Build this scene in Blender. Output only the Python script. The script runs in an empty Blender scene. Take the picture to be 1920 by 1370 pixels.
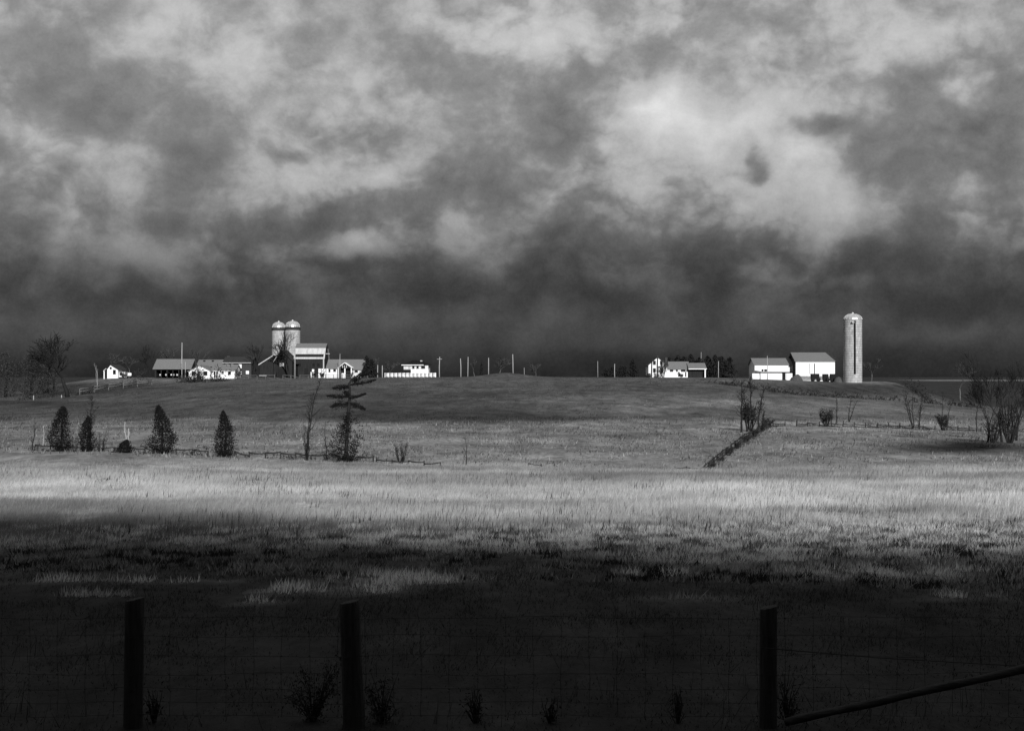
import bpy, math, random
import numpy as np
from mathutils import Vector

R = math.radians
sc = bpy.context.scene
COL = sc.collection
F, CX, HZ, EYE = 2600.0, 960.0, 705.0, 3.84      # survey of the photograph: focal length in its pixels, centre column, eye-level row, eye height

# ------------------------------------------------------------------ camera
cam = bpy.data.objects.new('camera', bpy.data.cameras.new('camera'))
COL.objects.link(cam)
cam.data.sensor_width = 36.0
cam.data.lens = 36.0 * F / 1920.0
cam.data.clip_start = 0.1
cam.data.clip_end = 20000.0
cam.location = (0, 0, EYE)
cam.rotation_euler = (R(90.0) + math.atan(20.0 / F), 0, 0)
sc.camera = cam

# ------------------------------------------------------------------ exposure
sc.view_settings.view_transform = 'Standard'
sc.view_settings.look = 'None'
sc.view_settings.gamma = 1.0
sc.view_settings.exposure = 0.0
sc.view_settings.use_curve_mapping = False

# ------------------------------------------------------------------ sun
SUN_AZ, SUN_EL = R(14.0), R(20.0)                # behind the camera, to its right
S = Vector((math.sin(SUN_AZ) * math.cos(SUN_EL), -math.cos(SUN_AZ) * math.cos(SUN_EL), math.sin(SUN_EL)))
sun = bpy.data.objects.new('sun', bpy.data.lights.new('sun', 'SUN'))
COL.objects.link(sun)
sun.data.energy = 4.6
sun.data.angle = R(0.5)
sun.data.color = (1.0, 1.0, 1.0)                 # black-and-white photograph
sun.rotation_euler = (-S).to_track_quat('-Z', 'Y').to_euler()

# ------------------------------------------------------------------ world: storm clouds
world = bpy.data.worlds.new('World')
sc.world = world
world.use_nodes = True
wt = world.node_tree
wt.nodes.clear()


class NB:
    """tiny node-graph helper"""
    def __init__(s, tree): s.t = tree
    def n(s, kind, **kw):
        nd = s.t.nodes.new(kind)
        for k, v in kw.items(): setattr(nd, k, v)
        return nd
    def put(s, sock, v):
        if isinstance(v, bpy.types.NodeSocket): s.t.links.new(v, sock)
        else: sock.default_value = v
    def math(s, op, a, b=None, c=None, clamp=False):
        nd = s.n('ShaderNodeMath', operation=op, use_clamp=clamp)
        for i, v in enumerate((a, b, c)):
            if v is not None: s.put(nd.inputs[i], v)
        return nd.outputs[0]
    def vec(s, op, a, b=None, c=None):
        nd = s.n('ShaderNodeVectorMath', operation=op)
        for i, v in enumerate((a, b, c)):
            if v is not None: s.put(nd.inputs[i], v)
        return nd.outputs['Value'] if op in ('LENGTH', 'DISTANCE', 'DOT_PRODUCT') else nd.outputs['Vector']
    def noise(s, vec, scale, detail=4.0, rough=0.55, color=False, lac=2.0):
        nd = s.n('ShaderNodeTexNoise')
        s.put(nd.inputs['Vector'], vec)
        nd.inputs['Scale'].default_value = scale
        nd.inputs['Detail'].default_value = detail
        nd.inputs['Roughness'].default_value = rough
        nd.inputs['Lacunarity'].default_value = lac
        return nd.outputs['Color'] if color else nd.outputs[0]
    def remap(s, v, a, b, c, d, smooth=False):
        nd = s.n('ShaderNodeMapRange', interpolation_type='SMOOTHSTEP' if smooth else 'LINEAR')
        s.put(nd.inputs['Value'], v)
        for k, x in zip(('From Min', 'From Max', 'To Min', 'To Max'), (a, b, c, d)): nd.inputs[k].default_value = x
        return nd.outputs[0]
    def ramp(s, v, stops):
        nd = s.n('ShaderNodeValToRGB')
        e = nd.color_ramp.elements
        for p, g in stops:
            el = e.new(min(max(p, 0.0), 1.0)); el.color = (g, g, g, 1)
        e.remove(e[0]); e.remove(e[-1])
        s.put(nd.inputs[0], v)
        return nd.outputs[0]


w = NB(wt)
tc = w.n('ShaderNodeTexCoord')
dirv = w.vec('NORMALIZE', tc.outputs['Generated'])
# domain warp in direction space so the cloud edges curl
wn1 = w.vec('SUBTRACT', w.noise(dirv, 16.0, 3.0, 0.55, color=True), (0.5, 0.5, 0.5))
wn2 = w.vec('SUBTRACT', w.noise(dirv, 55.0, 2.0, 0.5, color=True), (0.5, 0.5, 0.5))
warp = w.vec('MULTIPLY_ADD', wn2, (0.007, 0.007, 0.006), w.vec('MULTIPLY', wn1, (0.055, 0.055, 0.040)))
dw = w.vec('ADD', dirv, warp)
sx = w.n('ShaderNodeSeparateXYZ'); w.put(sx.inputs[0], dw)
az = w.math('ARCTAN2', sx.outputs[0], sx.outputs[1])
el = w.math('ARCSINE', w.math('MAXIMUM', w.math('MINIMUM', sx.outputs[2], 1.0), -1.0))
sx0 = w.n('ShaderNodeSeparateXYZ'); w.put(sx0.inputs[0], dirv)
el0 = w.math('ARCSINE', sx0.outputs[2])
cmb = w.n('ShaderNodeCombineXYZ'); w.put(cmb.inputs[0], az); w.put(cmb.inputs[1], el)
P = cmb.outputs[0]
elmix = w.math('ADD', w.math('MULTIPLY', el, 0.45), w.math('MULTIPLY', el0, 0.55))


def row_el(r): return math.atan((HZ - r) / F)


GRAD = [(705, .18), (690, .195), (672, .22), (640, .275), (600, .305), (550, .315), (500, .37), (450, .475), (400, .545),
        (300, .595), (200, .62), (100, .64), (40, .655), (-150, .52), (-500, .30), (-1000, .20)]
stops = sorted([((row_el(r)) / 0.7, g) for r, g in GRAD if True] + [(1.0, .18)])
L = w.ramp(w.math('DIVIDE', elmix, 0.7), stops)
FLOOR = w.math('MULTIPLY', L, 0.60)
BASE = L
L = 0.0
BLOBS = [  # bearing / height of each cloud mass, its half-widths and how much lighter or darker it is
    (180, 195, 160, 62, -.20), (65, 110, 80, 60, -.10), (190, 105, 130, 50, -.05), (420, 135, 230, 100, .08), (960, 55, 170, 60, .16),
    (850, 110, 80, 60, -.10), (620, 105, 60, 70, -.06), (430, 230, 90, 45, -.07), (380, 305, 110, 75, -.15), (540, 300, 40, 24, -.13),
    (495, 345, 95, 50, .13), (720, 210, 110, 60, .08), (220, 320, 90, 60, .07), (160, 260, 80, 45, -.08), (700, 320, 90, 50, .08),
    (870, 330, 90, 70, -.10), (650, 395, 120, 36, -.11), (440, 430, 190, 42, -.10), (360, 480, 110, 50, .08), (690, 464, 90, 30, .20),
    (830, 440, 80, 40, .07), (220, 460, 70, 40, .07), (560, 505, 240, 45, -.06), (950, 540, 190, 50, -.06), (330, 565, 260, 36, -.05),
    (90, 600, 160, 36, .03), (1060, 220, 70, 80, -.15), (990, 265, 80, 32, -.10), (1225, 215, 90, 60, .13), (1290, 245, 190, 95, .15),
    (1450, 260, 200, 130, .12), (1520, 410, 140, 65, .14), (1414, 336, 26, 16, -.13), (1386, 322, 34, 12, -.09), (1430, 312, 16, 26, -.08), (1440, 345, 40, 16, -.05), (1404, 288, 60, 44, -.13), (1425, 300, 24, 36, -.12), (1530, 242, 60, 18, -.17), (1580, 255, 60, 26, -.08),
    (1600, 270, 75, 50, -.10), (1515, 285, 46, 34, .13), (1310, 150, 85, 60, -.12), (1480, 130, 110, 36, -.08), (1600, 105, 220, 50, .07),
    (1800, 70, 110, 60, .07), (1760, 300, 150, 110, -.15), (1880, 200, 80, 120, -.10), (1760, 375, 110, 24, .09), (1250, 455, 300, 48, -.10),
    (1000, 400, 130, 50, -.03), (1262, 228, 80, 40, .07), (1430, 215, 120, 36, .05), (1500, 320, 60, 60, .05), (1780, 570, 190, 36, -.11), (1800, 612, 140, 26, .04), (1250, 545, 200, 40, -.04), (1700, 480, 190, 50, -.07),
    (70, 400, 90, 50, -.04), (1130, 330, 80, 50, -.02), (1650, 640, 300, 30, -.02), (1130, 672, 130, 26, -.03)]
for px, row, rx, ry, amp in BLOBS:
    a0, e0 = math.atan((px - CX) / F), row_el(row)
    ia, ie = F / (rx * 1.35), F / (ry * 1.35)
    q = w.vec('LENGTH', w.vec('MULTIPLY_ADD', P, (ia, ie, 0.0), (-a0 * ia, -e0 * ie, 0.0)))
    L = w.math('ADD', L, w.remap(q, 0.0, 1.15, amp, 0.0, smooth=True))
hi = w.remap(el0, 0.02, 0.11, 0.22, 1.0)         # the far cloud deck near the skyline is smoother
soft = w.vec('MULTIPLY_ADD', wn1, (0.026, 0.026, 0.022), dirv)
st = w.vec('MULTIPLY', soft, (1.0, 1.0, 1.3))
f1 = w.math('SUBTRACT', w.noise(st, 24.0, 8.0, 0.58), 0.5)


def puff(scale, detail):
    # rounded cloud heads parted by darker creases
    return w.math('SUBTRACT', w.math('ABSOLUTE', w.math('SUBTRACT', w.noise(st, scale, detail, 0.5), 0.5)), 0.10)


heads = w.math('ADD', w.math('MULTIPLY', puff(15.0, 3.0), 0.55), w.math('MULTIPLY', puff(42.0, 3.0), 0.30))
patchy = w.remap(w.noise(st, 9.0, 2.0, 0.5), 0.38, 0.62, 0.25, 1.0, smooth=True)
det = w.math('ADD', w.math('MULTIPLY', f1, 0.46), w.math('MULTIPLY', heads, patchy))
det = w.math('MULTIPLY', det, w.math('ADD', w.math('MULTIPLY', hi, 0.85), 0.10))
mass = w.math('ADD', L, w.math('MULTIPLY', det, 1.15))                           # cloud masses: where lighter and darker cloud meet the edge is firm
edge = w.math('SUBTRACT', w.remap(mass, -0.095, 0.085, 0.0, 2.0, smooth=True), 1.0)
L = w.math('ADD', BASE, w.math('ADD', w.math('MULTIPLY', mass, 0.62), w.math('MULTIPLY', w.math('MULTIPLY', edge, 0.046), hi)))
L = w.math('SMOOTH_MAX', L, FLOOR, 0.12)
grain = w.math('SUBTRACT', w.noise(dirv, 520.0, 2.0, 0.8), 0.5)
L = w.math('ADD', L, w.math('MULTIPLY', grain, 0.06))
sepb = w.n('ShaderNodeSeparateXYZ'); w.put(sepb.inputs[0], dirv)
L = w.math('MULTIPLY', L, w.remap(sepb.outputs[1], -0.1, 0.5, 0.55, 1.0, smooth=True))   # unseen sky overhead and behind dimmed to darken shaded upright faces
L = w.math('MAXIMUM', L, 0.08)
lin = w.math('POWER', L, 2.2)
sky = w.n('ShaderNodeTexSky', sky_type='NISHITA')
sky.sun_disc = False
sky.sun_elevation = SUN_EL
sky.sun_rotation = math.pi - SUN_AZ
bw = w.n('ShaderNodeRGBToBW'); w.put(bw.inputs[0], sky.outputs[0])
STR = 0.1
thin = w.remap(L, 0.55, 0.9, 0.0, 0.05, smooth=True)   # clear sky glows through only where the deck is thin
cloudlum = w.math('DIVIDE', lin, STR)
out = w.math('ADD', w.math('MULTIPLY', bw.outputs[0], thin), w.math('MULTIPLY', cloudlum, w.math('SUBTRACT', 1.0, thin)))
bg = w.n('ShaderNodeBackground'); bg.inputs['Strength'].default_value = STR
w.put(bg.inputs['Color'], out)
wo = w.n('ShaderNodeOutputWorld')
wt.links.new(bg.outputs[0], wo.inputs[0])

# ------------------------------------------------------------------ terrain survey
rng = np.random.default_rng(7)
random.seed(11)


def vnoise(x, y, seed=0):
    x = np.asarray(x, float); y = np.asarray(y, float)
    xi = np.floor(x).astype(np.int64); yi = np.floor(y).astype(np.int64)
    fx = x - xi; fy = y - yi
    fx = fx * fx * (3 - 2 * fx); fy = fy * fy * (3 - 2 * fy)
    def h(a, b):
        v = np.sin(a * 127.1 + b * 311.7 + seed * 74.7) * 43758.5453
        return v - np.floor(v)
    return (h(xi, yi) * (1 - fx) + h(xi + 1, yi) * fx) * (1 - fy) + (h(xi, yi + 1) * (1 - fx) + h(xi + 1, yi + 1) * fx) * fy


def fbm(x, y, seed=0, o=4):
    s, a, t = 0.0, 0.5, 0.0
    for k in range(o):
        s = s + a * vnoise(x * 2 ** k, y * 2 ** k, seed + k); t += a; a *= 0.55
    return s / t


TPX = [-300, 0, 200, 350, 500, 960, 1340, 1500, 1600, 1680, 1720, 1850, 2200]
TD = {8: [1905] * 13, 15: [1370] * 13, 25: [1150] * 13, 35: [1055] * 13, 50: [985] * 13, 75: [922] * 13,
      110: [850, 852, 856, 860, 865, 878, 885, 885, 885, 884, 883, 881, 880],
      150: [815, 815, 818, 822, 826, 831, 832, 832, 830, 830, 830, 830, 830],
      190: [788, 788, 790, 792, 794, 796, 798, 797, 799, 801, 803, 808, 812],
      240: [768, 768, 766, 764, 765, 768, 768, 770, 772, 773, 775, 782, 790],
      300: [753, 752, 744, 732, 729, 736, 739, 744, 747, 750, 753, 764, 775],
      360: [746, 744, 723, 719, 715, 714, 715, 738, 746, 752, 758, 790, 800],
      400: [740, 738, 710, 711, 710, 708, 709, 716, 719, 722, 742, 780, 790],
      430: [736, 735, 706, 707, 707, 705.5, 706.5, 711, 715, 712, 730, 772, 780],
      520: [730, 728, 714, 714, 714, 714, 714, 714, 720, 722, 735, 752, 760],
      700: [724, 722, 716, 716, 716, 716, 716, 716, 720, 722, 728, 738, 745],
      1200: [715, 714, 713, 713, 713, 713, 713, 714, 716, 717, 719, 722, 724],
      2500: [711, 711, 710, 710, 710, 710, 710, 710, 711, 711, 712, 712, 712],
      6000: [708] * 13}
pxg = np.arange(-300, 2201, 20.0)
ld = np.linspace(math.log(8), math.log(6000), 420)
dn = np.array(sorted(TD))
rows_px = np.array([np.interp(pxg, TPX, TD[k]) for k in dn])
zt_nodes = -(rows_px - HZ) * dn[:, None] / F
ZT = np.array([np.interp(ld, np.log(dn), zt_nodes[:, j]) for j in range(len(pxg))])   # [px, d]


def smooth(a, axis, k):
    ker = np.hanning(2 * k + 3)[1:-1]; ker /= ker.sum()
    pad = [(0, 0), (0, 0)]; pad[axis] = (k, k)
    b = np.pad(a, pad, mode='edge')
    return np.apply_along_axis(lambda v: np.convolve(v, ker, 'valid'), axis, b)


ZT = smooth(smooth(ZT, 0, 2), 1, 4)


def to_px(x, y):
    return CX + F * np.asarray(x, float) / np.maximum(np.asarray(y, float), 8.0)


def H(x, y):
    """ground height at (x, y)"""
    x = np.asarray(x, float); y = np.asarray(y, float)
    d = np.clip(y, 8.0, 5999.0)
    u = np.clip((to_px(x, y) + 300) / 20.0, 0, len(pxg) - 1.001)
    v = np.clip((np.log(d) - ld[0]) / (ld[1] - ld[0]), 0, len(ld) - 1.001)
    i = u.astype(int); j = v.astype(int); fu = u - i; fv = v - j
    z = (ZT[i, j] * (1 - fu) + ZT[i + 1, j] * fu) * (1 - fv) + (ZT[i, j + 1] * (1 - fu) + ZT[i + 1, j + 1] * fu) * fv
    z = z + EYE
    z = z + 1.35 * np.exp(-((x + 2.0) / 8.0) ** 2 - ((y - 436) / 12.0) ** 2)          # the low bank on the crest
    amp = np.clip((y - 20) / 60, 0, 1) * np.clip((900 - y) / 500, 0, 1)
    z = z + amp * 0.34 * (fbm(x / 16.0, y / 22.0, 3, 3) - 0.5) * np.clip((420 - y) / 100, 0.25, 1)
    return z


def row_of(x, y, z=None):
    z = H(x, y) if z is None else z
    return HZ - F * (z - EYE) / np.maximum(y, 8.0)


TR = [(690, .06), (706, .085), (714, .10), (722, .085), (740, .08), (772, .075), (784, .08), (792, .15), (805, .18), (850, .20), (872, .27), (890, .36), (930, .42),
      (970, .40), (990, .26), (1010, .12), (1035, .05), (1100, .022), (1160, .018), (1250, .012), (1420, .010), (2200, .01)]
TB = [  # patches of differing growth, plus painted sunlit spots and shadows: place, half-widths, factor
    (880, 778, 220, 12, .48), (1130, 771, 130, 8, 1.7), (640, 797, 340, 4, 1.5), (1300, 757, 170, 7, 1.45), (1200, 752, 260, 4, 1.25), (1590, 762, 150, 12, 1.2), (760, 742, 200, 6, .8), (1560, 775, 330, 32, 1.75), (1620, 731, 170, 10, .55), (1800, 838, 150, 12, .04),  # includes sunlit spots right of centre and a cast shadow, painted as tone
    (1850, 737, 110, 22, .28), (110, 728, 140, 10, .5), (250, 714, 130, 5, 1.5), (1480, 896, 420, 8, .62), (1700, 1015, 360, 26, 2.2), (1760, 1085, 240, 30, 2.0),  # starts with cloud shade painted on the right-hand lowland
    (1330, 1040, 160, 14, 2.2), (745, 1086, 110, 8, 4.2), (650, 1106, 95, 7, 4.2), (535, 1106, 30, 8, 4.5), (180, 1116, 90, 4, 3.2), (110, 1088, 60, 4, 3.0),
    (330, 1089, 110, 4, 3.4), (480, 1127, 40, 4, 4.0), (1300, 1122, 120, 5, 2.4), (1800, 1118, 90, 4, 2.8), (1230, 1075, 60, 4, 3.0), (1600, 1075, 250, 12, 1.5),
    (60, 756, 120, 5, .55), (400, 746, 120, 8, 1.15), (1240, 742, 140, 5, 1.25), (560, 800, 150, 5, .8), (760, 828, 200, 6, 1.3), (300, 990, 340, 26, .6),
    (1400, 716, 100, 4, 1.2), (1780, 714, 100, 3, 2.6), (1650, 716, 60, 4, 1.5), (1060, 830, 180, 8, 1.2), (560, 765, 90, 5, 1.2), (1010, 745, 130, 4, 1.35), (700, 757, 150, 4, .75), (1260, 760, 90, 3, 1.4), (900, 806, 70, 4, 1.5), (700, 803, 70, 3, 1.5), (1240, 800, 90, 5, .7),
      (1180, 815, 100, 4, .65), (500, 830, 120, 6, 1.25), (420, 800, 90, 6, .75), (1090, 858, 110, 5, 1.25), (1580, 868, 160, 6, .75), (1500, 838, 80, 5, 1.35), (250, 812, 130, 5, 1.25), (1650, 930, 420, 40, 1.3)]


def tone(x, y):
    """albedo of what grows at (x, y), with some sun and shade painted in"""
    px, row = to_px(x, y), row_of(x, y)
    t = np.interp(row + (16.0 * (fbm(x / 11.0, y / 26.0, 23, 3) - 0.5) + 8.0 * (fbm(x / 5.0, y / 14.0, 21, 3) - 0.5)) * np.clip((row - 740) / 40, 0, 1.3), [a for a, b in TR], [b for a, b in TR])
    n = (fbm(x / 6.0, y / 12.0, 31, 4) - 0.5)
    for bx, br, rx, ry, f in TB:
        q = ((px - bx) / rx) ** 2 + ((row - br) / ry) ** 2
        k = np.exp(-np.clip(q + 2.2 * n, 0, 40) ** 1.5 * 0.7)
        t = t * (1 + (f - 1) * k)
    far = np.clip((np.asarray(y, float) - 455) / 25, 0, 1)                    # cloud shade painted on the lowland beyond the crest, one sunlit strip painted pale
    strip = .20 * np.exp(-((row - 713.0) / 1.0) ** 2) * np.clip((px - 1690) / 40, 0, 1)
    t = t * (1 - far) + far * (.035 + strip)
    return np.clip(t, 0.02, 0.60)


def at(px, d):
    x = (px - CX) * d / F
    return x, d, float(H(x, d))


def ztop(row, d): return EYE - (row - HZ) * d / F


# ------------------------------------------------------------------ materials (all grey: the film is black and white)
def mat_base(name, rough=0.9):
    m = bpy.data.materials.new(name); m.use_nodes = True
    b = NB(m.node_tree)
    p = m.node_tree.nodes['Principled BSDF']
    p.inputs['Roughness'].default_value = rough
    p.inputs['Specular IOR Level'].default_value = 0.15
    return m, b, p


def mottled(name, g, scale=3.0, amount=0.5, stretch=(1, 1, 1), rough=0.9, bump=0.0, metallic=0.0):
    m, b, p = mat_base(name, rough)
    tcn = b.n('ShaderNodeTexCoord')
    v = b.vec('MULTIPLY', tcn.outputs['Object'], stretch)
    k = b.noise(v, scale, 6.0, 0.65)
    f = b.remap(k, 0.25, 0.75, g * (1 - amount), g * (1 + amount))
    b.put(p.inputs['Base Color'], f)
    p.inputs['Metallic'].default_value = metallic
    if bump:
        bn = b.n('ShaderNodeBump'); bn.inputs['Strength'].default_value = bump; bn.inputs['Distance'].default_value = 0.05
        b.put(bn.inputs['Height'], k); b.put(p.inputs['Normal'], bn.outputs[0])
    return m


M = {}
M['white'] = mottled('white_paint', .84, 1.2, .10, (1, 1, .25))
M['white_dull'] = mottled('weathered_white', .60, 1.3, .45, (1, 1, .5))
M['roof'] = mottled('grey_shingle', .17, 2.5, .3, (1, 3, 3))
M['roof_light'] = mottled('pale_sheet_roof', .50, 1.0, .35, (2.5, .4, .4))
M['roof_dark'] = mottled('dark_shingle', .035, 2.0, .3)
M['darkwood'] = mottled('barn_end_shade', .022, 1.5, .5, (3, 3, .3))
M['brick'] = mottled('dark_brick', .05, 3.0, .35)
M['trim'] = mottled('pale_trim', .45, 3.0, .25)
M['pole'] = mottled('weathered_pole', .34, 4.0, .4, (3, 3, .3))
M['pole_dark'] = mottled('dark_pole', .04, 4.0, .4, (3, 3, .3))
M['hole'] = mottled('dark_glass', .012, 3.0, .3, rough=.25)
M['bark'] = mottled('bark', .02, 6.0, .5, (3, 3, .5), bump=.4)
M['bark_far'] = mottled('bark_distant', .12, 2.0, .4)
M['bark_pale'] = mottled('pale_dead_bark', .34, 5.0, .45, (3, 3, .6))
M['twig'] = mottled('twigs', .02, 3.0, .4)
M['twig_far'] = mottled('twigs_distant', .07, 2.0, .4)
M['needle'] = mottled('evergreen_needles', .009, 3.0, .75)
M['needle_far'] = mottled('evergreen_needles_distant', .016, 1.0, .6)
M['brush'] = mottled('brush', .026, 2.0, .6)
M['weed'] = mottled('weed_leaves', .018, 8.0, .5)
M['post'] = mottled('old_fence_post', .03, 7.0, .6, (4, 4, .35), bump=.8)
M['rail'] = mottled('old_rail', .03, 5.0, .6, (.5, 4, 4), bump=.6)
M['rail_pale'] = mottled('pale_rail', .15, 3.0, .4, (.5, 3, 3))
M['wire'] = mottled('fence_wire', .012, 20.0, .4, rough=.6)
M['metal'] = mottled('galvanised_dome', .55, 2.0, .25, (1, 1, .5), rough=.42, metallic=.55)
M['dark'] = mottled('dark_paint_and_shade', .015, 3.0, .4)
M['rail_near'] = mottled('old_pole_rail', .03, 5.0, .6, (.5, 4, 4), bump=.6)
M['far_foliage'] = mottled('distant_brushwood', .040, .5, .5)
M['black_shingle'] = mottled('black_shingle', .004, 3.0, .4)
M['hay'] = mottled('straw_heap', .07, 3.0, .5, bump=.6)
M['stone'] = mottled('field_stone', .22, 3.0, .5, bump=.5)
M['cloud'] = mottled('shade_cloud', .75, .01, .1)


def stave_material():
    m, b, p = mat_base('concrete_staves', .85)
    tcn = b.n('ShaderNodeTexCoord')
    s = b.n('ShaderNodeSeparateXYZ'); b.put(s.inputs[0], tcn.outputs['Object'])
    ang = b.math('MULTIPLY', b.math('ARCTAN2', s.outputs[0], s.outputs[1]), 6.0)
    c = b.n('ShaderNodeCombineXYZ'); b.put(c.inputs[0], ang); b.put(c.inputs[1], s.outputs[2])
    br = b.n('ShaderNodeTexBrick')
    br.offset = .5
    b.put(br.inputs['Vector'], c.outputs[0])
    br.inputs['Color1'].default_value = (.50, .50, .50, 1); br.inputs['Color2'].default_value = (.38, .38, .38, 1)
    br.inputs['Mortar'].default_value = (.22, .22, .22, 1)
    br.inputs['Scale'].default_value = 1.0; br.inputs['Mortar Size'].default_value = .05
    br.inputs['Brick Width'].default_value = .75; br.inputs['Row Height'].default_value = .72
    k = b.noise(b.vec('MULTIPLY', tcn.outputs['Object'], (1, 1, .35)), 1.4, 6.0, .7)
    mx = b.n('ShaderNodeMix', data_type='RGBA', blend_type='MULTIPLY'); mx.inputs[0].default_value = 1.0
    b.put(mx.inputs[6], br.outputs[0])
    b.put(mx.inputs[7], b.remap(k, .3, .75, .62, 1.25))
    b.put(p.inputs['Base Color'], mx.outputs[2])
    return m


M['stave'] = stave_material()


def tone_material(name, ground):
    m, b, p = mat_base(name, .95)
    p.inputs['Specular IOR Level'].default_value = 0.05
    at_ = b.n('ShaderNodeAttribute', attribute_name='tone')
    if ground:
        tcn = b.n('ShaderNodeTexCoord')
        o = tcn.outputs['Object']
        n1 = b.noise(b.vec('MULTIPLY', o, (.35, .12, .3)), 1.0, 8.0, .68)
        n2 = b.noise(b.vec('MULTIPLY', o, (2.2, .8, 1.5)), 1.0, 6.0, .72)
        n3 = b.noise(b.vec('MULTIPLY', o, (.05, .03, .04)), 1.0, 5.0, .6)
        n4 = b.noise(b.vec('MULTIPLY', o, (.9, .22, .5)), 1.0, 4.0, .6)
        spots = b.remap(n4, .62, .74, 1.0, .55, smooth=True)                    # darker weed clumps in the pasture
        f = b.math('MULTIPLY', b.remap(n1, .28, .72, .42, 1.58), b.remap(n2, .25, .75, .45, 1.55))
        f = b.math('MULTIPLY', b.math('MULTIPLY', f, b.remap(n3, .3, .7, .70, 1.30)), spots)
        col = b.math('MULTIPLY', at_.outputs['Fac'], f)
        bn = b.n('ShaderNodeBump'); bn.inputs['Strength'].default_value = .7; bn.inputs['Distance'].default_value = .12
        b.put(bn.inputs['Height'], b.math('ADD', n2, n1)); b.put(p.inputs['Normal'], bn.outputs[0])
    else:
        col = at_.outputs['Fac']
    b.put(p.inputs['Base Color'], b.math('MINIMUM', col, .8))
    if not ground:                                                              # thin blades let some light through
        tr = b.n('ShaderNodeBsdfTranslucent'); b.put(tr.inputs[0], b.math('MINIMUM', col, .8))
        mx = b.n('ShaderNodeMixShader'); mx.inputs[0].default_value = .3
        m.node_tree.links.new(p.outputs[0], mx.inputs[1]); m.node_tree.links.new(tr.outputs[0], mx.inputs[2])
        m.node_tree.links.new(mx.outputs[0], m.node_tree.nodes['Material Output'].inputs[0])
    return m


M['ground'] = tone_material('pasture_ground', True)
M['grass'] = tone_material('grass_blades', False)


# ------------------------------------------------------------------ building blocks
def link(name, me, mat, parent=None, loc=None):
    o = bpy.data.objects.new(name, me); COL.objects.link(o)
    if mat is not None: me.materials.append(mat)
    if parent is not None: o.parent = parent
    if loc is not None: o.location = loc
    return o


def thing(name, label, cat, loc, group=None, rz=0.0):
    o = bpy.data.objects.new(name, None); COL.objects.link(o)
    o.empty_display_size = 0.5
    o.location = loc; o.rotation_euler = (0, 0, rz)
    return tag(o, label, cat, group)


def tag(o, label, cat, group=None):
    o['label'] = label; o['category'] = cat
    if group: o['group'] = group
    return o


def arrays(name, V, faces_n, mat, parent=None, loc=None, attr=None):
    """V: (N*k,3) vertices, every k consecutive ones a face"""
    V = np.asarray(V, np.float32); k = faces_n; nf = len(V) // k
    me = bpy.data.meshes.new(name)
    me.vertices.add(len(V)); me.vertices.foreach_set('co', V.ravel())
    me.loops.add(len(V)); me.loops.foreach_set('vertex_index', np.arange(len(V), dtype=np.int32))
    me.polygons.add(nf); me.polygons.foreach_set('loop_start', np.arange(0, len(V), k, dtype=np.int32))
    if attr is not None:
        a = me.attributes.new('tone', 'FLOAT', 'POINT'); a.data.foreach_set('value', np.asarray(attr, np.float32))
    me.update(calc_edges=True)
    return link(name, me, mat, parent, loc)


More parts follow.
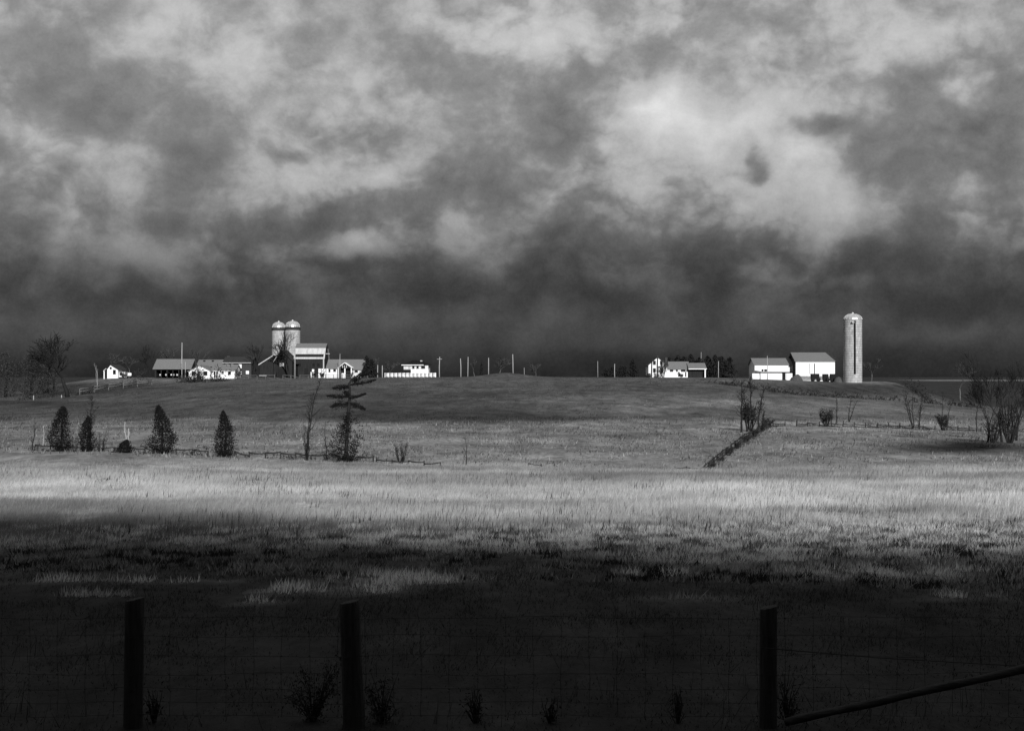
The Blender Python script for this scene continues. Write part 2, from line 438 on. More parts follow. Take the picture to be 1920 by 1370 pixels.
class MB:
    def __init__(s): s.v = []; s.f = []; s.sm = []
    def add(s, vs, fs, sm=False):
        b = len(s.v); s.v += [tuple(p) for p in vs]; s.f += [tuple(b + i for i in f) for f in fs]; s.sm += [sm] * len(fs)
        return s
    def box(s, x0, x1, y0, y1, z0, z1):
        return s.add([(x0, y0, z0), (x1, y0, z0), (x1, y1, z0), (x0, y1, z0), (x0, y0, z1), (x1, y0, z1), (x1, y1, z1), (x0, y1, z1)],
                     [(0, 3, 2, 1), (4, 5, 6, 7), (0, 1, 5, 4), (1, 2, 6, 5), (2, 3, 7, 6), (3, 0, 4, 7)])
    def prism(s, pts, y0, y1):
        """outline (x,z) counter-clockwise seen from the front, run from y0 back to y1"""
        n = len(pts)
        vs = [(x, y0, z) for x, z in pts] + [(x, y1, z) for x, z in pts]
        fs = [tuple(range(n)), tuple(range(2 * n - 1, n - 1, -1))] + [(i, n + i, n + (i + 1) % n, (i + 1) % n) for i in range(n)]
        return s.add(vs, fs)
    def prismx(s, pts, x0, x1):
        n = len(pts)
        vs = [(x0, y, z) for y, z in pts] + [(x1, y, z) for y, z in pts]
        fs = [tuple(range(n)), tuple(range(2 * n - 1, n - 1, -1))] + [(i, n + i, n + (i + 1) % n, (i + 1) % n) for i in range(n)]
        return s.add(vs, fs)
    def slab(s, a, b, c, d, t):
        """a roof sheet a-b-c-d with thickness t measured straight down"""
        q = [Vector(p) for p in (a, b, c, d)]
        lo = [p - Vector((0, 0, t)) for p in q]
        return s.add(q + lo, [(0, 1, 2, 3), (7, 6, 5, 4), (0, 4, 5, 1), (1, 5, 6, 2), (2, 6, 7, 3), (3, 7, 4, 0)])
    def tube(s, pts, rad, n=5, caps=True):
        pts = [Vector(p) for p in pts]
        vs, fs = [], []
        for i, p in enumerate(pts):
            t = (pts[min(i + 1, len(pts) - 1)] - pts[max(i - 1, 0)])
            t = t.normalized() if t.length > 1e-9 else Vector((0, 0, 1))
            u = t.cross(Vector((0.0, 1.0, 0.13))) if abs(t.y) < .95 else t.cross(Vector((1, 0, 0)))
            u.normalize(); q = t.cross(u)
            for k in range(n):
                a = 2 * math.pi * k / n
                vs.append(p + (u * math.cos(a) + q * math.sin(a)) * rad[i])
        for i in range(len(pts) - 1):
            for k in range(n):
                a = i * n + k; b = i * n + (k + 1) % n
                fs.append((a, b, b + n, a + n))
        if caps:
            fs.append(tuple(range(n - 1, -1, -1))); fs.append(tuple(range((len(pts) - 1) * n, len(pts) * n)))
        return s.add(vs, fs, True)
    def lathe(s, prof, n=32):
        vs, fs = [], []
        for r, z in prof:
            for k in range(n):
                a = 2 * math.pi * k / n; vs.append((r * math.cos(a), r * math.sin(a), z))
        for i in range(len(prof) - 1):
            for k in range(n):
                a = i * n + k; b = i * n + (k + 1) % n
                fs.append((a, b, b + n, a + n))
        return s.add(vs, fs, True)
    def build(s, name, mat, parent=None, loc=None):
        me = bpy.data.meshes.new(name); me.from_pydata(s.v, [], s.f)
        me.polygons.foreach_set('use_smooth', s.sm); me.update()
        return link(name, me, mat, parent, loc)


# ------------------------------------------------------------------ ground: one sheet to the horizon
ys = np.concatenate([np.linspace(-150, 4, 24), np.arange(6, 60, .8), np.arange(60, 130, 1.0), np.arange(130, 300, 1.8), np.arange(300, 470, 1.5), np.geomspace(470, 9000, 60)])
xs_in = np.concatenate([np.arange(0, 30, .8), np.arange(30, 100, 1.3), np.arange(100, 200, 2.5), np.geomspace(200, 7000, 40)])
xs = np.concatenate([-xs_in[:0:-1], xs_in])
GX, GY = np.meshgrid(xs, ys)
gx, gy = GX.ravel(), GY.ravel()
gz = H(gx, gy)
nx, ny = len(xs), len(ys)
me = bpy.data.meshes.new('ground')
me.vertices.add(nx * ny); me.vertices.foreach_set('co', np.stack([gx, gy, gz], 1).astype(np.float32).ravel())
ii = (np.arange(ny - 1)[:, None] * nx + np.arange(nx - 1)[None, :]).ravel()
q = np.stack([ii, ii + 1, ii + nx + 1, ii + nx], 1).astype(np.int32)
me.loops.add(q.size); me.loops.foreach_set('vertex_index', q.ravel())
me.polygons.add(len(q)); me.polygons.foreach_set('loop_start', np.arange(0, q.size, 4, dtype=np.int32))
me.polygons.foreach_set('use_smooth', np.ones(len(q), bool))
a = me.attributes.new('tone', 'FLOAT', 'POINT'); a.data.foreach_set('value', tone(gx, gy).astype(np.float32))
me.update(calc_edges=True)
ground = link('ground', me, M['ground']); ground['kind'] = 'structure'


# ------------------------------------------------------------------ grass (nobody could count it)
def scatter(n, d0, d1, p0=-120, p1=2040):
    d = np.sqrt(rng.uniform(d0 * d0, d1 * d1, n)); px = rng.uniform(p0, p1, n)
    return (px - CX) * d / F, d


def blades(name, x, y, h, wd, t, lean=.25, wind=.18):
    n = len(x); z = H(x, y) - .02
    th = rng.uniform(0, 2 * math.pi, n)
    lx = rng.normal(0, lean, n) + wind; ly = rng.normal(0, lean, n)
    cx_, sy_ = np.cos(th) * wd / 2, np.sin(th) * wd / 2
    V = np.empty((n, 3, 3))
    V[:, 0] = np.stack([x - cx_, y - sy_, z], 1); V[:, 1] = np.stack([x + cx_, y + sy_, z], 1)
    V[:, 2] = np.stack([x + lx * h, y + ly * h, z + h], 1)
    o = arrays(name, V.reshape(-1, 3), 3, M['grass'], attr=np.repeat(t, 3))
    o['kind'] = 'stuff'
    return o


# tall dry meadow grass
x, y = scatter(900000, 40, 122)
row = row_of(x, y); px = to_px(x, y)
lowrow = np.interp(px, [0, 500, 960, 1300, 1900], [1035, 1025, 1012, 1000, 988]) + 22 * (fbm(x / 3.0, y / 5.0, 5) - .5)
clump = fbm(x / 1.4, y / 2.6, 9, 3)
thick = np.clip((row - 858) / 30, 0, 1) * np.clip((lowrow - row) / 26, 0, 1)
keep = (rng.uniform(0, 1, len(x)) < thick) & (clump + rng.uniform(-.2, .2, len(x)) > .44)
x, y, clump, px, thick = x[keep], y[keep], clump[keep], px[keep], thick[keep]
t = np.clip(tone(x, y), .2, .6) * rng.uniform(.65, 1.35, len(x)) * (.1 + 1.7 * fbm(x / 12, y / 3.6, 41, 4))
h = rng.uniform(.14, .42, len(x)) * (.6 + .8 * clump) * (.5 + .5 * thick) * np.interp(px, [0, 900, 1900], [.9, 1.0, 1.2])
tag(blades('dry_grass', x, y, h, rng.uniform(.012, .026, len(x)), t, .3, .3), 'tall pale dry grass standing in a sunlit band across the meadow', 'grass')
# dark dead stalks among it
x, y = scatter(16000, 42, 116); row = row_of(x, y); px = to_px(x, y)
keep = (row > 884) & (row < np.interp(px, [0, 960, 1900], [1010, 1005, 990])) & (fbm(x / 4, y / 6, 77, 3) > .5)
x, y = x[keep], y[keep]
tag(blades('dead_stalk', x, y, rng.uniform(.2, .5, len(x)), rng.uniform(.025, .06, len(x)), rng.uniform(.02, .06, len(x)), .15, .1),
    'dark dead weed stalks dotted through the pale dry grass', 'weeds')
# short dark sward of the near field
x, y = scatter(190000, 13, 52); row = row_of(x, y); cl = fbm(x / .8, y / 1.2, 15, 3)
keep = cl + rng.uniform(-.2, .2, len(x)) > .42; x, y, cl = x[keep], y[keep], cl[keep]
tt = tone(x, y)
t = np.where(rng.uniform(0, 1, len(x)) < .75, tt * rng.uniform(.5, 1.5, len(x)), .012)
tag(blades('short_grass', x, y, rng.uniform(.04, .12, len(x)) * (.6 + cl) * np.interp(y, [13, 24, 36], [.45, .6, 1.0]) + .10 * np.clip(tt - .07, 0, .3) / .3, rng.uniform(.010, .022, len(x)), t, .5, .1),
    'short dark grass of the shaded near field with paler dead patches', 'grass')
# straw-coloured tufts of the pale patches and the scrubby margin
x, y = scatter(210000, 22, 50); tt = tone(x, y)
keep = (tt > .05) & (fbm(x / .55, y / .9, 19, 3) + rng.uniform(-.1, .1, len(x)) > .53)
x, y, tt = x[keep], y[keep], tt[keep]
tag(blades('straw_tuft', x, y, rng.uniform(.06, .22, len(x)) * (.6 + .9 * fbm(x / .7, y / .7, 91, 2)), rng.uniform(.014, .034, len(x)), np.clip((tt - .025) * 11.0, .02, .75) * rng.uniform(.6, 1.4, len(x)), .35, .1),
    'scattered pale straw tufts in the dark near field', 'grass')
# tussocks and clods on the margin of the tall grass
x, y = scatter(170000, 27, 58); row = row_of(x, y); px = to_px(x, y)
lo = np.interp(px, [0, 500, 960, 1300, 1900], [1030, 1020, 1008, 996, 984])
keep = (row > lo - 8) & (row < lo + np.interp(px, [0, 960, 1900], [40, 80, 125])) & (fbm(x / .9, y / 1.3, 29, 3) + rng.uniform(-.12, .12, len(x)) > .55)
x, y = x[keep], y[keep]
t = np.where(fbm(x / .6, y / .8, 35, 2) > .47, rng.uniform(.12, .34, len(x)), rng.uniform(.01, .03, len(x)))
tag(blades('tussock', x, y, rng.uniform(.08, .22, len(x)), rng.uniform(.02, .05, len(x)), t, .45, .1),
    'broken pale and dark tussocks along the near edge of the tall grass', 'grass')
# ranker stems standing above the mown sward by the fence
x, y = scatter(5200, 13.5, 30); keep = fbm(x / 1.1, y / 1.4, 47, 3) > .53; x, y = x[keep], y[keep]
tag(blades('grass_stem', x, y, rng.uniform(.15, .42, len(x)), rng.uniform(.008, .016, len(x)), rng.uniform(.02, .07, len(x)), .35, .15),
    'thin taller grass stems standing in tufts above the dark sward by the near fence', 'grass')
# rough pasture on the slope
x, y = scatter(240000, 112, 385); row = row_of(x, y); cl = fbm(x / 3.2, y / 8, 25, 4)
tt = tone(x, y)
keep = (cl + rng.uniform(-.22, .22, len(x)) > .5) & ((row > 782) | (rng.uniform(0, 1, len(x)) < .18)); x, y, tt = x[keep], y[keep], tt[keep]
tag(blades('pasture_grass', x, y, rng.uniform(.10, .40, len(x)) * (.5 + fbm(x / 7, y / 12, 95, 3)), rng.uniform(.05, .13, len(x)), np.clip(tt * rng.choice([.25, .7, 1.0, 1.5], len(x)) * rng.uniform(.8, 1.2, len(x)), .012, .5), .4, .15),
    'rough cropped grass tufts on the sunlit pasture slope', 'grass')


# ------------------------------------------------------------------ unseen low cloud behind the camera, added and shaped to shade the near field
def build_shade_cloud():
    dist = 900.0
    us = np.concatenate([np.linspace(-170, -34, 36), np.arange(-32, 33, 1.0), np.linspace(34, 170, 36)]); vs = np.concatenate([np.linspace(0, .26, 50), np.linspace(.275, 1, 36)])
    nu, nv = len(us), len(vs)
    U, W = np.meshgrid(us, vs)
    front = np.interp(U, [-170, -30, -16, 0, 15, 30, 170], [70, 53, 48, 42.5, 34, 27, 10]) + 9 * (fbm(U / 14.0, U * 0 + 3.3, 61, 3) - .5)
    Y = front - W * 190.0
    X = U + 10 * (fbm(U / 20, Y / 20, 63, 3) - .5)
    edge = np.minimum.reduce([W * 190.0, (1 - W) * 190.0, (U + 170), (170 - U)])
    th = np.sqrt(np.clip(edge, 0, None)) * 1.6 * (.5 + fbm(U / 18, Y / 18, 65, 4))
    hole = np.minimum.reduce([((X - hx) / rx) ** 2 + ((Y - hy) / ry) ** 2 + .8 * (fbm(X / 3, Y / 3, 67, 3) - .5) for hx, hy, rx, ry in ((-3.4, 31.5, 6.0, 6.2), (-10.5, 29.5, 3.6, 2.4))])
    th = th * np.clip((hole - 1) / 3, .02, 1)
    V, Fc = [], []
    for sgn in (1, -1):
        for j in range(nv):
            for i in range(nu):
                k = th[j, i] * (1.0 if sgn > 0 else .25)
                V.append((X[j, i] + S.x * dist, Y[j, i] + S.y * dist, S.z * dist + sgn * k))
    o = nu * nv
    for j in range(nv - 1):
        for i in range(nu - 1):
            a_ = j * nu + i
            if hole[j, i] < 1: continue                                       # gap cut in the added cloud to light the straw patches
            Fc.append((a_, a_ + 1, a_ + nu + 1, a_ + nu)); Fc.append((o + a_, o + a_ + nu, o + a_ + nu + 1, o + a_ + 1))
    rim = [i for i in range(nu)] + [j * nu + nu - 1 for j in range(1, nv)] + [(nv - 1) * nu + i for i in range(nu - 2, -1, -1)] + [j * nu for j in range(nv - 2, 0, -1)]
    for k in range(len(rim)):
        a_, b_ = rim[k], rim[(k + 1) % len(rim)]
        Fc.append((a_, o + a_, o + b_, b_))
    me = bpy.data.meshes.new('cloud'); me.from_pydata(V, [], Fc)  # added cloud, never in view
    me.polygons.foreach_set('use_smooth', [True] * len(me.polygons)); me.update()
    c = link('cloud', me, M['cloud']); c['kind'] = 'structure'  # out of view, added for the shadow it casts


build_shade_cloud()


# ------------------------------------------------------------------ plants
def leaf_cloud(name, C, size, mat, parent=None, loc=None, up=0.0, aspect=.45):
    """leaf-sized lozenges at the points C"""
    C = np.asarray(C, float); n = len(C)
    size = np.broadcast_to(size, (n,))
    u = rng.normal(size=(n, 3)); u[:, 2] += up; u /= np.linalg.norm(u, axis=1)[:, None]
    q_ = np.cross(u, rng.normal(size=(n, 3))); q_ /= np.linalg.norm(q_, axis=1)[:, None]
    a_ = u * (size / 2)[:, None]; b_ = q_ * (size * aspect / 2)[:, None]
    V = np.empty((n, 4, 3)); V[:, 0] = C - a_; V[:, 1] = C + b_ - a_ * .1; V[:, 2] = C + a_; V[:, 3] = C - b_ - a_ * .1
    return arrays(name, V.reshape(-1, 3), 4, mat, parent, loc)


def cone_points(n, h, r, seed, z0=.03, power=.85, belly=.16, lump=.35):
    t = rng.uniform(0, 1, n) ** 1.25
    env = r * np.minimum((1 - t) ** power * 1.12, 1.0) * (.82 + .36 * vnoise(t * 6.5, t * 0 + seed * 3.7, 8)) * np.minimum(1.0, .55 + .45 * t / belly)
    th = rng.uniform(0, 2 * math.pi, n)
    lum = 1 - lump + 2 * lump * fbm(th * 1.6 + seed * 9, t * h * 1.1 + seed, seed, 3)
    rad = env * lum * np.sqrt(rng.uniform(.12, 1, n))
    shoot = (fbm(th * 4 + seed, t * h * 5, seed + 3, 2) > .56) * rng.uniform(1.0, 1.45, n)      # ragged sprays past the outline
    rad = rad * np.maximum(1.0, shoot)
    ox = r * .45 * (vnoise(t * 3.1, t * 0 + seed, 5) - .5) * np.minimum(t * 3, 1); oy = r * .45 * (vnoise(t * 3.1 + 9, t * 0 + seed, 6) - .5)
    return np.stack([rad * np.cos(th) + ox, rad * np.sin(th) + oy, h * (z0 + (1 - z0) * t) + rng.normal(0, .012 * h, n)], 1)


def conifer(name, label, px, d, top, half, seed, n=1800, size=.16, far=False, group=None, power=.85, cat='evergreen tree', lump=.35, tops=1, mat=None):
    x, y, z = at(px, d)
    h = ztop(top, d) - z; r = half * d / F
    root = thing(name, label, cat, (x, y, z), group)
    tr = MB().tube([(0, 0, -.2), (.02 * h, 0, h * .5), (0, 0, h * .93)], [r * .10 + .02, r * .06 + .015, .01], 6)
    tr.build('trunk', M['bark'], root)
    C = cone_points(n, h, r, seed, power=power, lump=lump)
    if tops > 1:                                                                # a second leader beside the main one
        C2 = cone_points(n // 3, h * .86, r * .6, seed + 1, power=power, lump=lump) + np.array([r * .45, 0, 0])
        C = np.concatenate([C, C2])
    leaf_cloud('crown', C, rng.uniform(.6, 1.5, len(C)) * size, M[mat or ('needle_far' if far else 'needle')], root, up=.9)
    return root


def grow(tk, cr, p, dr, L, r, lev, maxlev, spread, up, rnd, rmin, nseg=3, kids=(2, 3)):
    pts, rad = [p], [r]
    q_ = p.copy(); d_ = dr.copy()
    for i in range(nseg):
        d_ = (d_ + Vector((rnd.gauss(0, .10), rnd.gauss(0, .10), rnd.gauss(0, .05) + up * .08))).normalized()
        q_ = q_ + d_ * (L / nseg); pts.append(q_.copy()); rad.append(max(r * (1 - .42 * (i + 1) / nseg), rmin))
    (tk if lev == 0 else cr).tube(pts, rad, 5 if lev < 2 else 3, caps=(lev == 0))
    if lev >= maxlev: return
    nk = rnd.randint(*kids)
    for k in range(nk + (1 if lev > 0 else 0)):
        f = 1.0 if k < 2 else rnd.uniform(.35, .95)
        j = min(int(f * nseg), nseg - 1); base = pts[j] + (pts[j + 1] - pts[j]) * (f * nseg - j)
        ang = rnd.uniform(.5, 1.1) * spread
        ax = Vector((rnd.gauss(0, 1), rnd.gauss(0, 1), rnd.gauss(0, .3)))
        nd = (d_ + (ax - d_ * ax.dot(d_)).normalized() * math.tan(min(ang, 1.2))).normalized()
        grow(tk, cr, base, nd, L * rnd.uniform(.6, .95), rad[min(j + 1, nseg)] * (.72 if k < 2 else .5), lev + 1, maxlev, spread, up, rnd, rmin, nseg, kids)


def bare_tree(name, label, px, d, top, seed, spread=.5, up=.5, levels=4, trunk=.28, r0=None, rmin=.02, far=False, group=None, bark=None, lean=0.0,
              kids=(2, 3), cat='bare tree', d_row=None):
    x, y, z = at(px, d)
    h = ztop(top, d) - z
    rnd = random.Random(seed)
    root = thing(name, label, cat, (x, y, z), group)
    tk, cr = MB(), MB()
    r = r0 or h * .022
    grow(tk, cr, Vector((0, 0, -.15)), Vector((lean, 0, 1)).normalized(), h * trunk, r, 0, levels, spread, up, rnd, rmin, kids=kids)
    zs = max(v[2] for v in cr.v) if cr.v else h
    k = h / zs
    for m_ in (tk, cr): m_.v = [(v[0] * k, v[1] * k, v[2] * k) for v in m_.v]
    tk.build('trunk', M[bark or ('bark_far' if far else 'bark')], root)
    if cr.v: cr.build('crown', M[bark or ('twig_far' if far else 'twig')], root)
    return root


def whip_tree(name, label, px, d, top, seed, stems=1, lean=0.0, fork=.0, dens=16, r0=.06, rmin=.02, reach=.22, group=None, bark='bark', cat='sapling', splay=.12):
    """one or more long whippy stems with short side twigs"""
    x, y, z = at(px, d); h = ztop(top, d) - z
    rnd = random.Random(seed)
    root = thing(name, label, cat, (x, y, z), group)
    tk, cr = MB(), MB()
    for s_ in range(stems):
        hh = h * (1.0 if s_ == 0 else rnd.uniform(.6, .92))
        lx = lean * hh + (rnd.gauss(0, splay) * hh if s_ else 0); ly = rnd.gauss(0, splay) * hh
        pts = []; wx = wy = 0.0
        for k in range(11):
            f = k / 10; wx += rnd.gauss(0, .012) * hh; wy += rnd.gauss(0, .012) * hh
            pts.append(Vector((lx * f ** 1.3 + wx + (s_ - (stems - 1) / 2) * .06, ly * f ** 1.3 + wy, -.15 + (hh + .15) * f)))
        rad = [max(r0 * (1 - .8 * k / 10), rmin) for k in range(11)]
        tk.tube(pts, rad, 5)
        for k in range(dens):
            f = rnd.uniform(.22, .97) ** .8; j = min(int(f * 10), 9)
            b0 = pts[j].lerp(pts[j + 1], f * 10 - j); a_ = rnd.uniform(0, 6.283); ln = hh * reach * rnd.uniform(.35, 1.1) * (1.15 - f * .75)
            up_ = rnd.uniform(.5, 1.5)
            dr = Vector((math.cos(a_), math.sin(a_), up_)).normalized()
            mid = b0 + dr * ln * .5 + Vector((0, 0, -.03 * ln)); tip = b0 + dr * ln + Vector((0, 0, .12 * ln))
            cr.tube([b0, mid, tip], [max(rad[j] * .5, rmin * .8), rmin * .8, rmin * .5], 3, caps=False)
            for q_ in range(rnd.randint(1, 4)):
                c0 = b0.lerp(tip, rnd.uniform(.3, .95)); e_ = Vector((rnd.gauss(0, 1), rnd.gauss(0, 1), rnd.uniform(.2, 1.4))).normalized() * ln * rnd.uniform(.2, .5)
                cr.tube([c0, c0 + e_], [rmin * .6, rmin * .4], 3, caps=False)
    tk.build('trunk', M[bark], root)
    cr.build('twigs', M['twig' if bark == 'bark' else bark], root)
    return root


def shrub(name, label, px, d, top, half, seed, stems=14, leaves=260, far=False, group=None, cat='shrub', mat='brush', size=.09, z0=.1):
    """stems fanning up from one foot, with dead leaves left on them"""
    x, y, z = at(px, d)
    h = ztop(top, d) - z; r = half * d / F
    rnd = random.Random(seed)
    root = thing(name, label, cat, (x, y, z), group)
    st = MB(); pts = []
    for k in range(stems):
        a_ = rnd.uniform(0, 6.283); e = math.sqrt(rnd.random()); hh = h * rnd.uniform(.55, 1.0)
        tip = Vector((r * e * math.cos(a_), r * e * math.sin(a_), hh)); foot = Vector((.15 * r * math.cos(a_), .15 * r * math.sin(a_), -.08))
        mid = foot.lerp(tip, .5) + Vector((rnd.gauss(0, .08) * r, rnd.gauss(0, .08) * r, 0))
        w_ = .008 * h + .006
        st.tube([foot, mid, tip], [w_, w_ * .7, w_ * .3], 3, caps=False)
        for j in range(3):
            b0 = foot.lerp(tip, rnd.uniform(.35, .9)); b1 = b0 + Vector((rnd.gauss(0, .25) * r, rnd.gauss(0, .25) * r, rnd.uniform(.08, .25) * h))
            st.tube([b0, b1], [w_ * .5, w_ * .25], 3, caps=False)
            pts += [b0.lerp(b1, rnd.random()) for _ in range(4)]
    st.build('stems', M['twig_far' if far else 'twig'], root)
    if leaves:
        C = np.array([tuple(pts[rnd.randrange(len(pts))]) for _ in range(leaves)]) + rng.normal(0, .06 * r + .02, (leaves, 3))
        C[:, 2] = np.clip(C[:, 2], z0 * h, None)
        leaf_cloud('foliage', C, rng.uniform(.6, 1.5, leaves) * size * max(1.0, d / 110), M[mat], root, up=.4)
    return root


def scrub(name, label, path, width, height, n, size, mat='brush', group=None, up=.8, aspect=.22):
    """a strip of tangled brush nobody could count, along (px, d) points"""
    P_ = np.array([at(a_, b_) for a_, b_ in path]); seg = rng.integers(0, len(P_) - 1, n) if len(P_) > 2 else np.zeros(n, int)
    f = rng.uniform(0, 1, n)[:, None]
    C = P_[seg] * (1 - f) + P_[seg + 1] * f
    C[:, 0] += rng.normal(0, width, n); C[:, 1] += rng.normal(0, width, n)
    lum = fbm(C[:, 0] / 2.2, C[:, 1] / 2.2, 51, 3)
    keep = lum + rng.uniform(-.12, .12, n) > .47; C = C[keep]; lum = lum[keep]
    bump = fbm(C[:, 0] / 1.3 + 31, C[:, 1] / 2.0, 57, 3)
    C[:, 2] = H(C[:, 0], C[:, 1]) + height * rng.uniform(0, 1, len(C)) * np.clip((bump - .28) * 4.2, .12, 2.0)
    o = leaf_cloud(name, C, rng.uniform(.5, 1.6, len(C)) * size, M[mat], up=up, aspect=aspect)
    o['kind'] = 'stuff'
    return tag(o, label, 'brush', group)


# ------------------------------------------------------------------ buildings
class Bld:
    """an axis-aligned building whose front stands at depth d between two bearings"""
    def __init__(s, name, label, cat, p0, p1, d, depth, group=None):
        s.x0, s.x1 = (p0 - CX) * d / F, (p1 - CX) * d / F
        s.d, s.depth = d, depth
        s.zg = min(float(H(s.x0, d)), float(H(s.x1, d)), float(H(s.x0, d + depth)), float(H(s.x1, d + depth))) - .25
        s.cx = (s.x0 + s.x1) / 2
        s.root = thing(name, label, cat, (s.cx, d, s.zg), group)
    def X(s, px, dd=0.0): return (px - CX) * (s.d + dd) / F - s.cx
    def Z(s, row, dd=0.0): return ztop(row, s.d + dd) - s.zg
    def part(s, name, mb, mat): return mb.build(name, M[mat], s.root)
    def body(s, eave, mat, p0=None, p1=None):
        a_ = s.X(p0) if p0 else s.x0 - s.cx; b_ = s.X(p1) if p1 else s.x1 - s.cx
        return s.part('wall', MB().box(a_, b_, 0, s.depth, 0, s.Z(eave)), mat)
    def roof_x(s, eave, ridge, mat, wallmat, over=.3, p0=None, p1=None, t=.14):
        """ridge running left to right; the triangle ends belong to the wall"""
        a_ = s.X(p0) if p0 else s.x0 - s.cx; b_ = s.X(p1) if p1 else s.x1 - s.cx
        ze, zr, dp = s.Z(eave), s.Z(ridge, s.depth / 2), s.depth
        k = (zr - ze) / (dp / 2); o = over
        s.part('gable', MB().prismx([(0, ze + .001), (dp, ze + .001), (dp / 2, zr)], a_ + .02, b_ - .02), wallmat)
        m = MB()
        m.slab((a_ - o, -o, ze - k * o + t), (b_ + o, -o, ze - k * o + t), (b_ + o, dp / 2, zr + t), (a_ - o, dp / 2, zr + t), t - .01)
        m.slab((a_ - o, dp / 2 + .002, zr + t), (b_ + o, dp / 2 + .002, zr + t), (b_ + o, dp + o, ze - k * o + t), (a_ - o, dp + o, ze - k * o + t), t - .01)
        return s.part('roof', m, mat)
    def roof_y(s, eave, ridge, mat, wallmat, over=.3, p0=None, p1=None, pr=None, t=.16):
        """gable facing the road"""
        a_ = s.X(p0) if p0 else s.x0 - s.cx; b_ = s.X(p1) if p1 else s.x1 - s.cx
        c_ = s.X(pr) if pr else (a_ + b_) / 2
        ze, zr, dp, o = s.Z(eave), s.Z(ridge), s.depth, over
        s.part('gable', MB().prism([(a_, ze + .001), (b_, ze + .001), (c_, zr)], .02, dp - .02), wallmat)
        k1 = (zr - ze) / (c_ - a_); k2 = (zr - ze) / (b_ - c_); m = MB()
        m.slab((a_ - o, -o, ze - k1 * o + t), (c_, -o, zr + t), (c_, dp + o, zr + t), (a_ - o, dp + o, ze - k1 * o + t), t - .01)
        m.slab((c_ + .002, -o, zr + t), (b_ + o, -o, ze - k2 * o + t), (b_ + o, dp + o, ze - k2 * o + t), (c_ + .002, dp + o, zr + t), t - .01)
        return s.part('roof', m, mat)
    def window(s, pc, row, w_, h_, frame='trim', pane='hole', y=0.0, name='window'):
        x_, z_ = s.X(pc), s.Z(row); f = .08
        m = MB()
        m.box(x_ - w_ / 2 - f, x_ - w_ / 2, y - .06, y + .02, z_ - h_ / 2 - f, z_ + h_ / 2 + f); m.box(x_ + w_ / 2, x_ + w_ / 2 + f, y - .06, y + .02, z_ - h_ / 2 - f, z_ + h_ / 2 + f)
        m.box(x_ - w_ / 2, x_ + w_ / 2, y - .06, y + .02, z_ + h_ / 2, z_ + h_ / 2 + f); m.box(x_ - w_ / 2, x_ + w_ / 2, y - .06, y + .02, z_ - h_ / 2 - f, z_ - h_ / 2)
        fr = s.part(name, m, frame)
        MB().box(x_ - w_ / 2, x_ + w_ / 2, y - .03, y + .01, z_ - h_ / 2, z_ + h_ / 2).build('pane', M[pane], fr)
        return fr
    def panel(s, name, p0, p1, r0, r1, mat, y0=-.05, y1=.01):
        return s.part(name, MB().box(s.X(p0), s.X(p1), y0, y1, max(s.Z(r1), 0.0), s.Z(r0)), mat)
    def chimney(s, pc, top, mat='brick', w_=.8, y=None):
        y = s.depth / 2 if y is None else y
        return s.part('chimney', MB().box(s.X(pc, y) - w_ / 2, s.X(pc, y) + w_ / 2, y - w_ / 2, y + w_ / 2, s.Z(top, y) - 2.2, s.Z(top, y)), mat)


# --- white cottage at the left
b = Bld('cottage', 'small white cottage with a round dark gable opening, standing alone at the left', 'house', 201, 221, 412, 9)
b.body(692.5, 'white'); b.roof_y(692.5, 684, 'roof_dark', 'white', over=.35, pr=207.5)
m = MB(); m.lathe([(.02, 0), (.34, 0), (.34, .1), (.02, .1)], 16)
m.v = [(v[0] + b.X(207.8), -.05 - v[2], v[1] + b.Z(690)) for v in m.v]
b.part('gable_opening', m, 'hole')
m = MB(); m.slab((b.X(194), -.2, b.Z(695)), (b.X(201) - .36, -.2, b.Z(690.5)), (b.X(201) - .36, 7, b.Z(690.5)), (b.X(194), 7, b.Z(695)), .15)
b.part('porch_roof', m, 'white')
b.part('porch_post', MB().box(b.X(194.3), b.X(196), 0, .3, 0, b.Z(695.5)), 'white')
b.part('porch_wall', MB().box(b.X(197), b.X(201) - .01, 1.6, 6.5, 0, b.Z(695)), 'darkwood')
b.panel('lean_to', 222.2, 233.5, 697.5, 707, 'white_dull', .4, 4)
b.window(214.5, 697.5, .8, 1.3)
b.window(226, 701, .7, .8, y=.4)
# white tank beside the cottage
x, y, z = at(242, 410)
t_ = thing('storage_tank', 'small rounded white tank on the grass right of the white cottage', 'tank', (x, y, z + .35))
m = MB()
prof = [(0.02, -.75), (.4, -.7), (.52, -.5), (.52, .5), (.4, .7), (.02, .75)]
m.lathe(prof, 14); m.v = [(v[2], v[1], v[0] + .75) for v in m.v]; m.build('drum', M['white'], t_)
for s_ in (-.45, .45): MB().box(s_ - .08, s_ + .08, -.4, .4, -.4, .28).build('leg', M['dark'], t_)

# --- long open shed with the pale sagging roof
b = Bld('open_shed', 'long open-fronted shed under a grey roof, dark inside, behind the tall pole at left', 'shed', 290, 356, 416, 9)
b.roof_x(690.5, 674.5, 'roof', 'darkwood', over=.5, t=.25)
b.part('wall', MB().box(b.x0 - b.cx, b.x1 - b.cx, 8.7, 9, 0, b.Z(690.5) - .02).box(b.x0 - b.cx, b.x0 - b.cx + .25, 0, 8.68, 0, b.Z(690.5) - .02), 'darkwood')
for p_ in (292, 302, 313, 324, 335, 346, 355): b.part('post', MB().box(b.X(p_) - .12, b.X(p_) + .12, .1, .34, 0, b.Z(691.5)), 'darkwood')
for p_ in (297, 308, 318, 322, 329): b.panel('fodder_bag', p_ - 1.2, p_ + 1.2, 701, 704, 'white_dull', 2.0, 2.9)
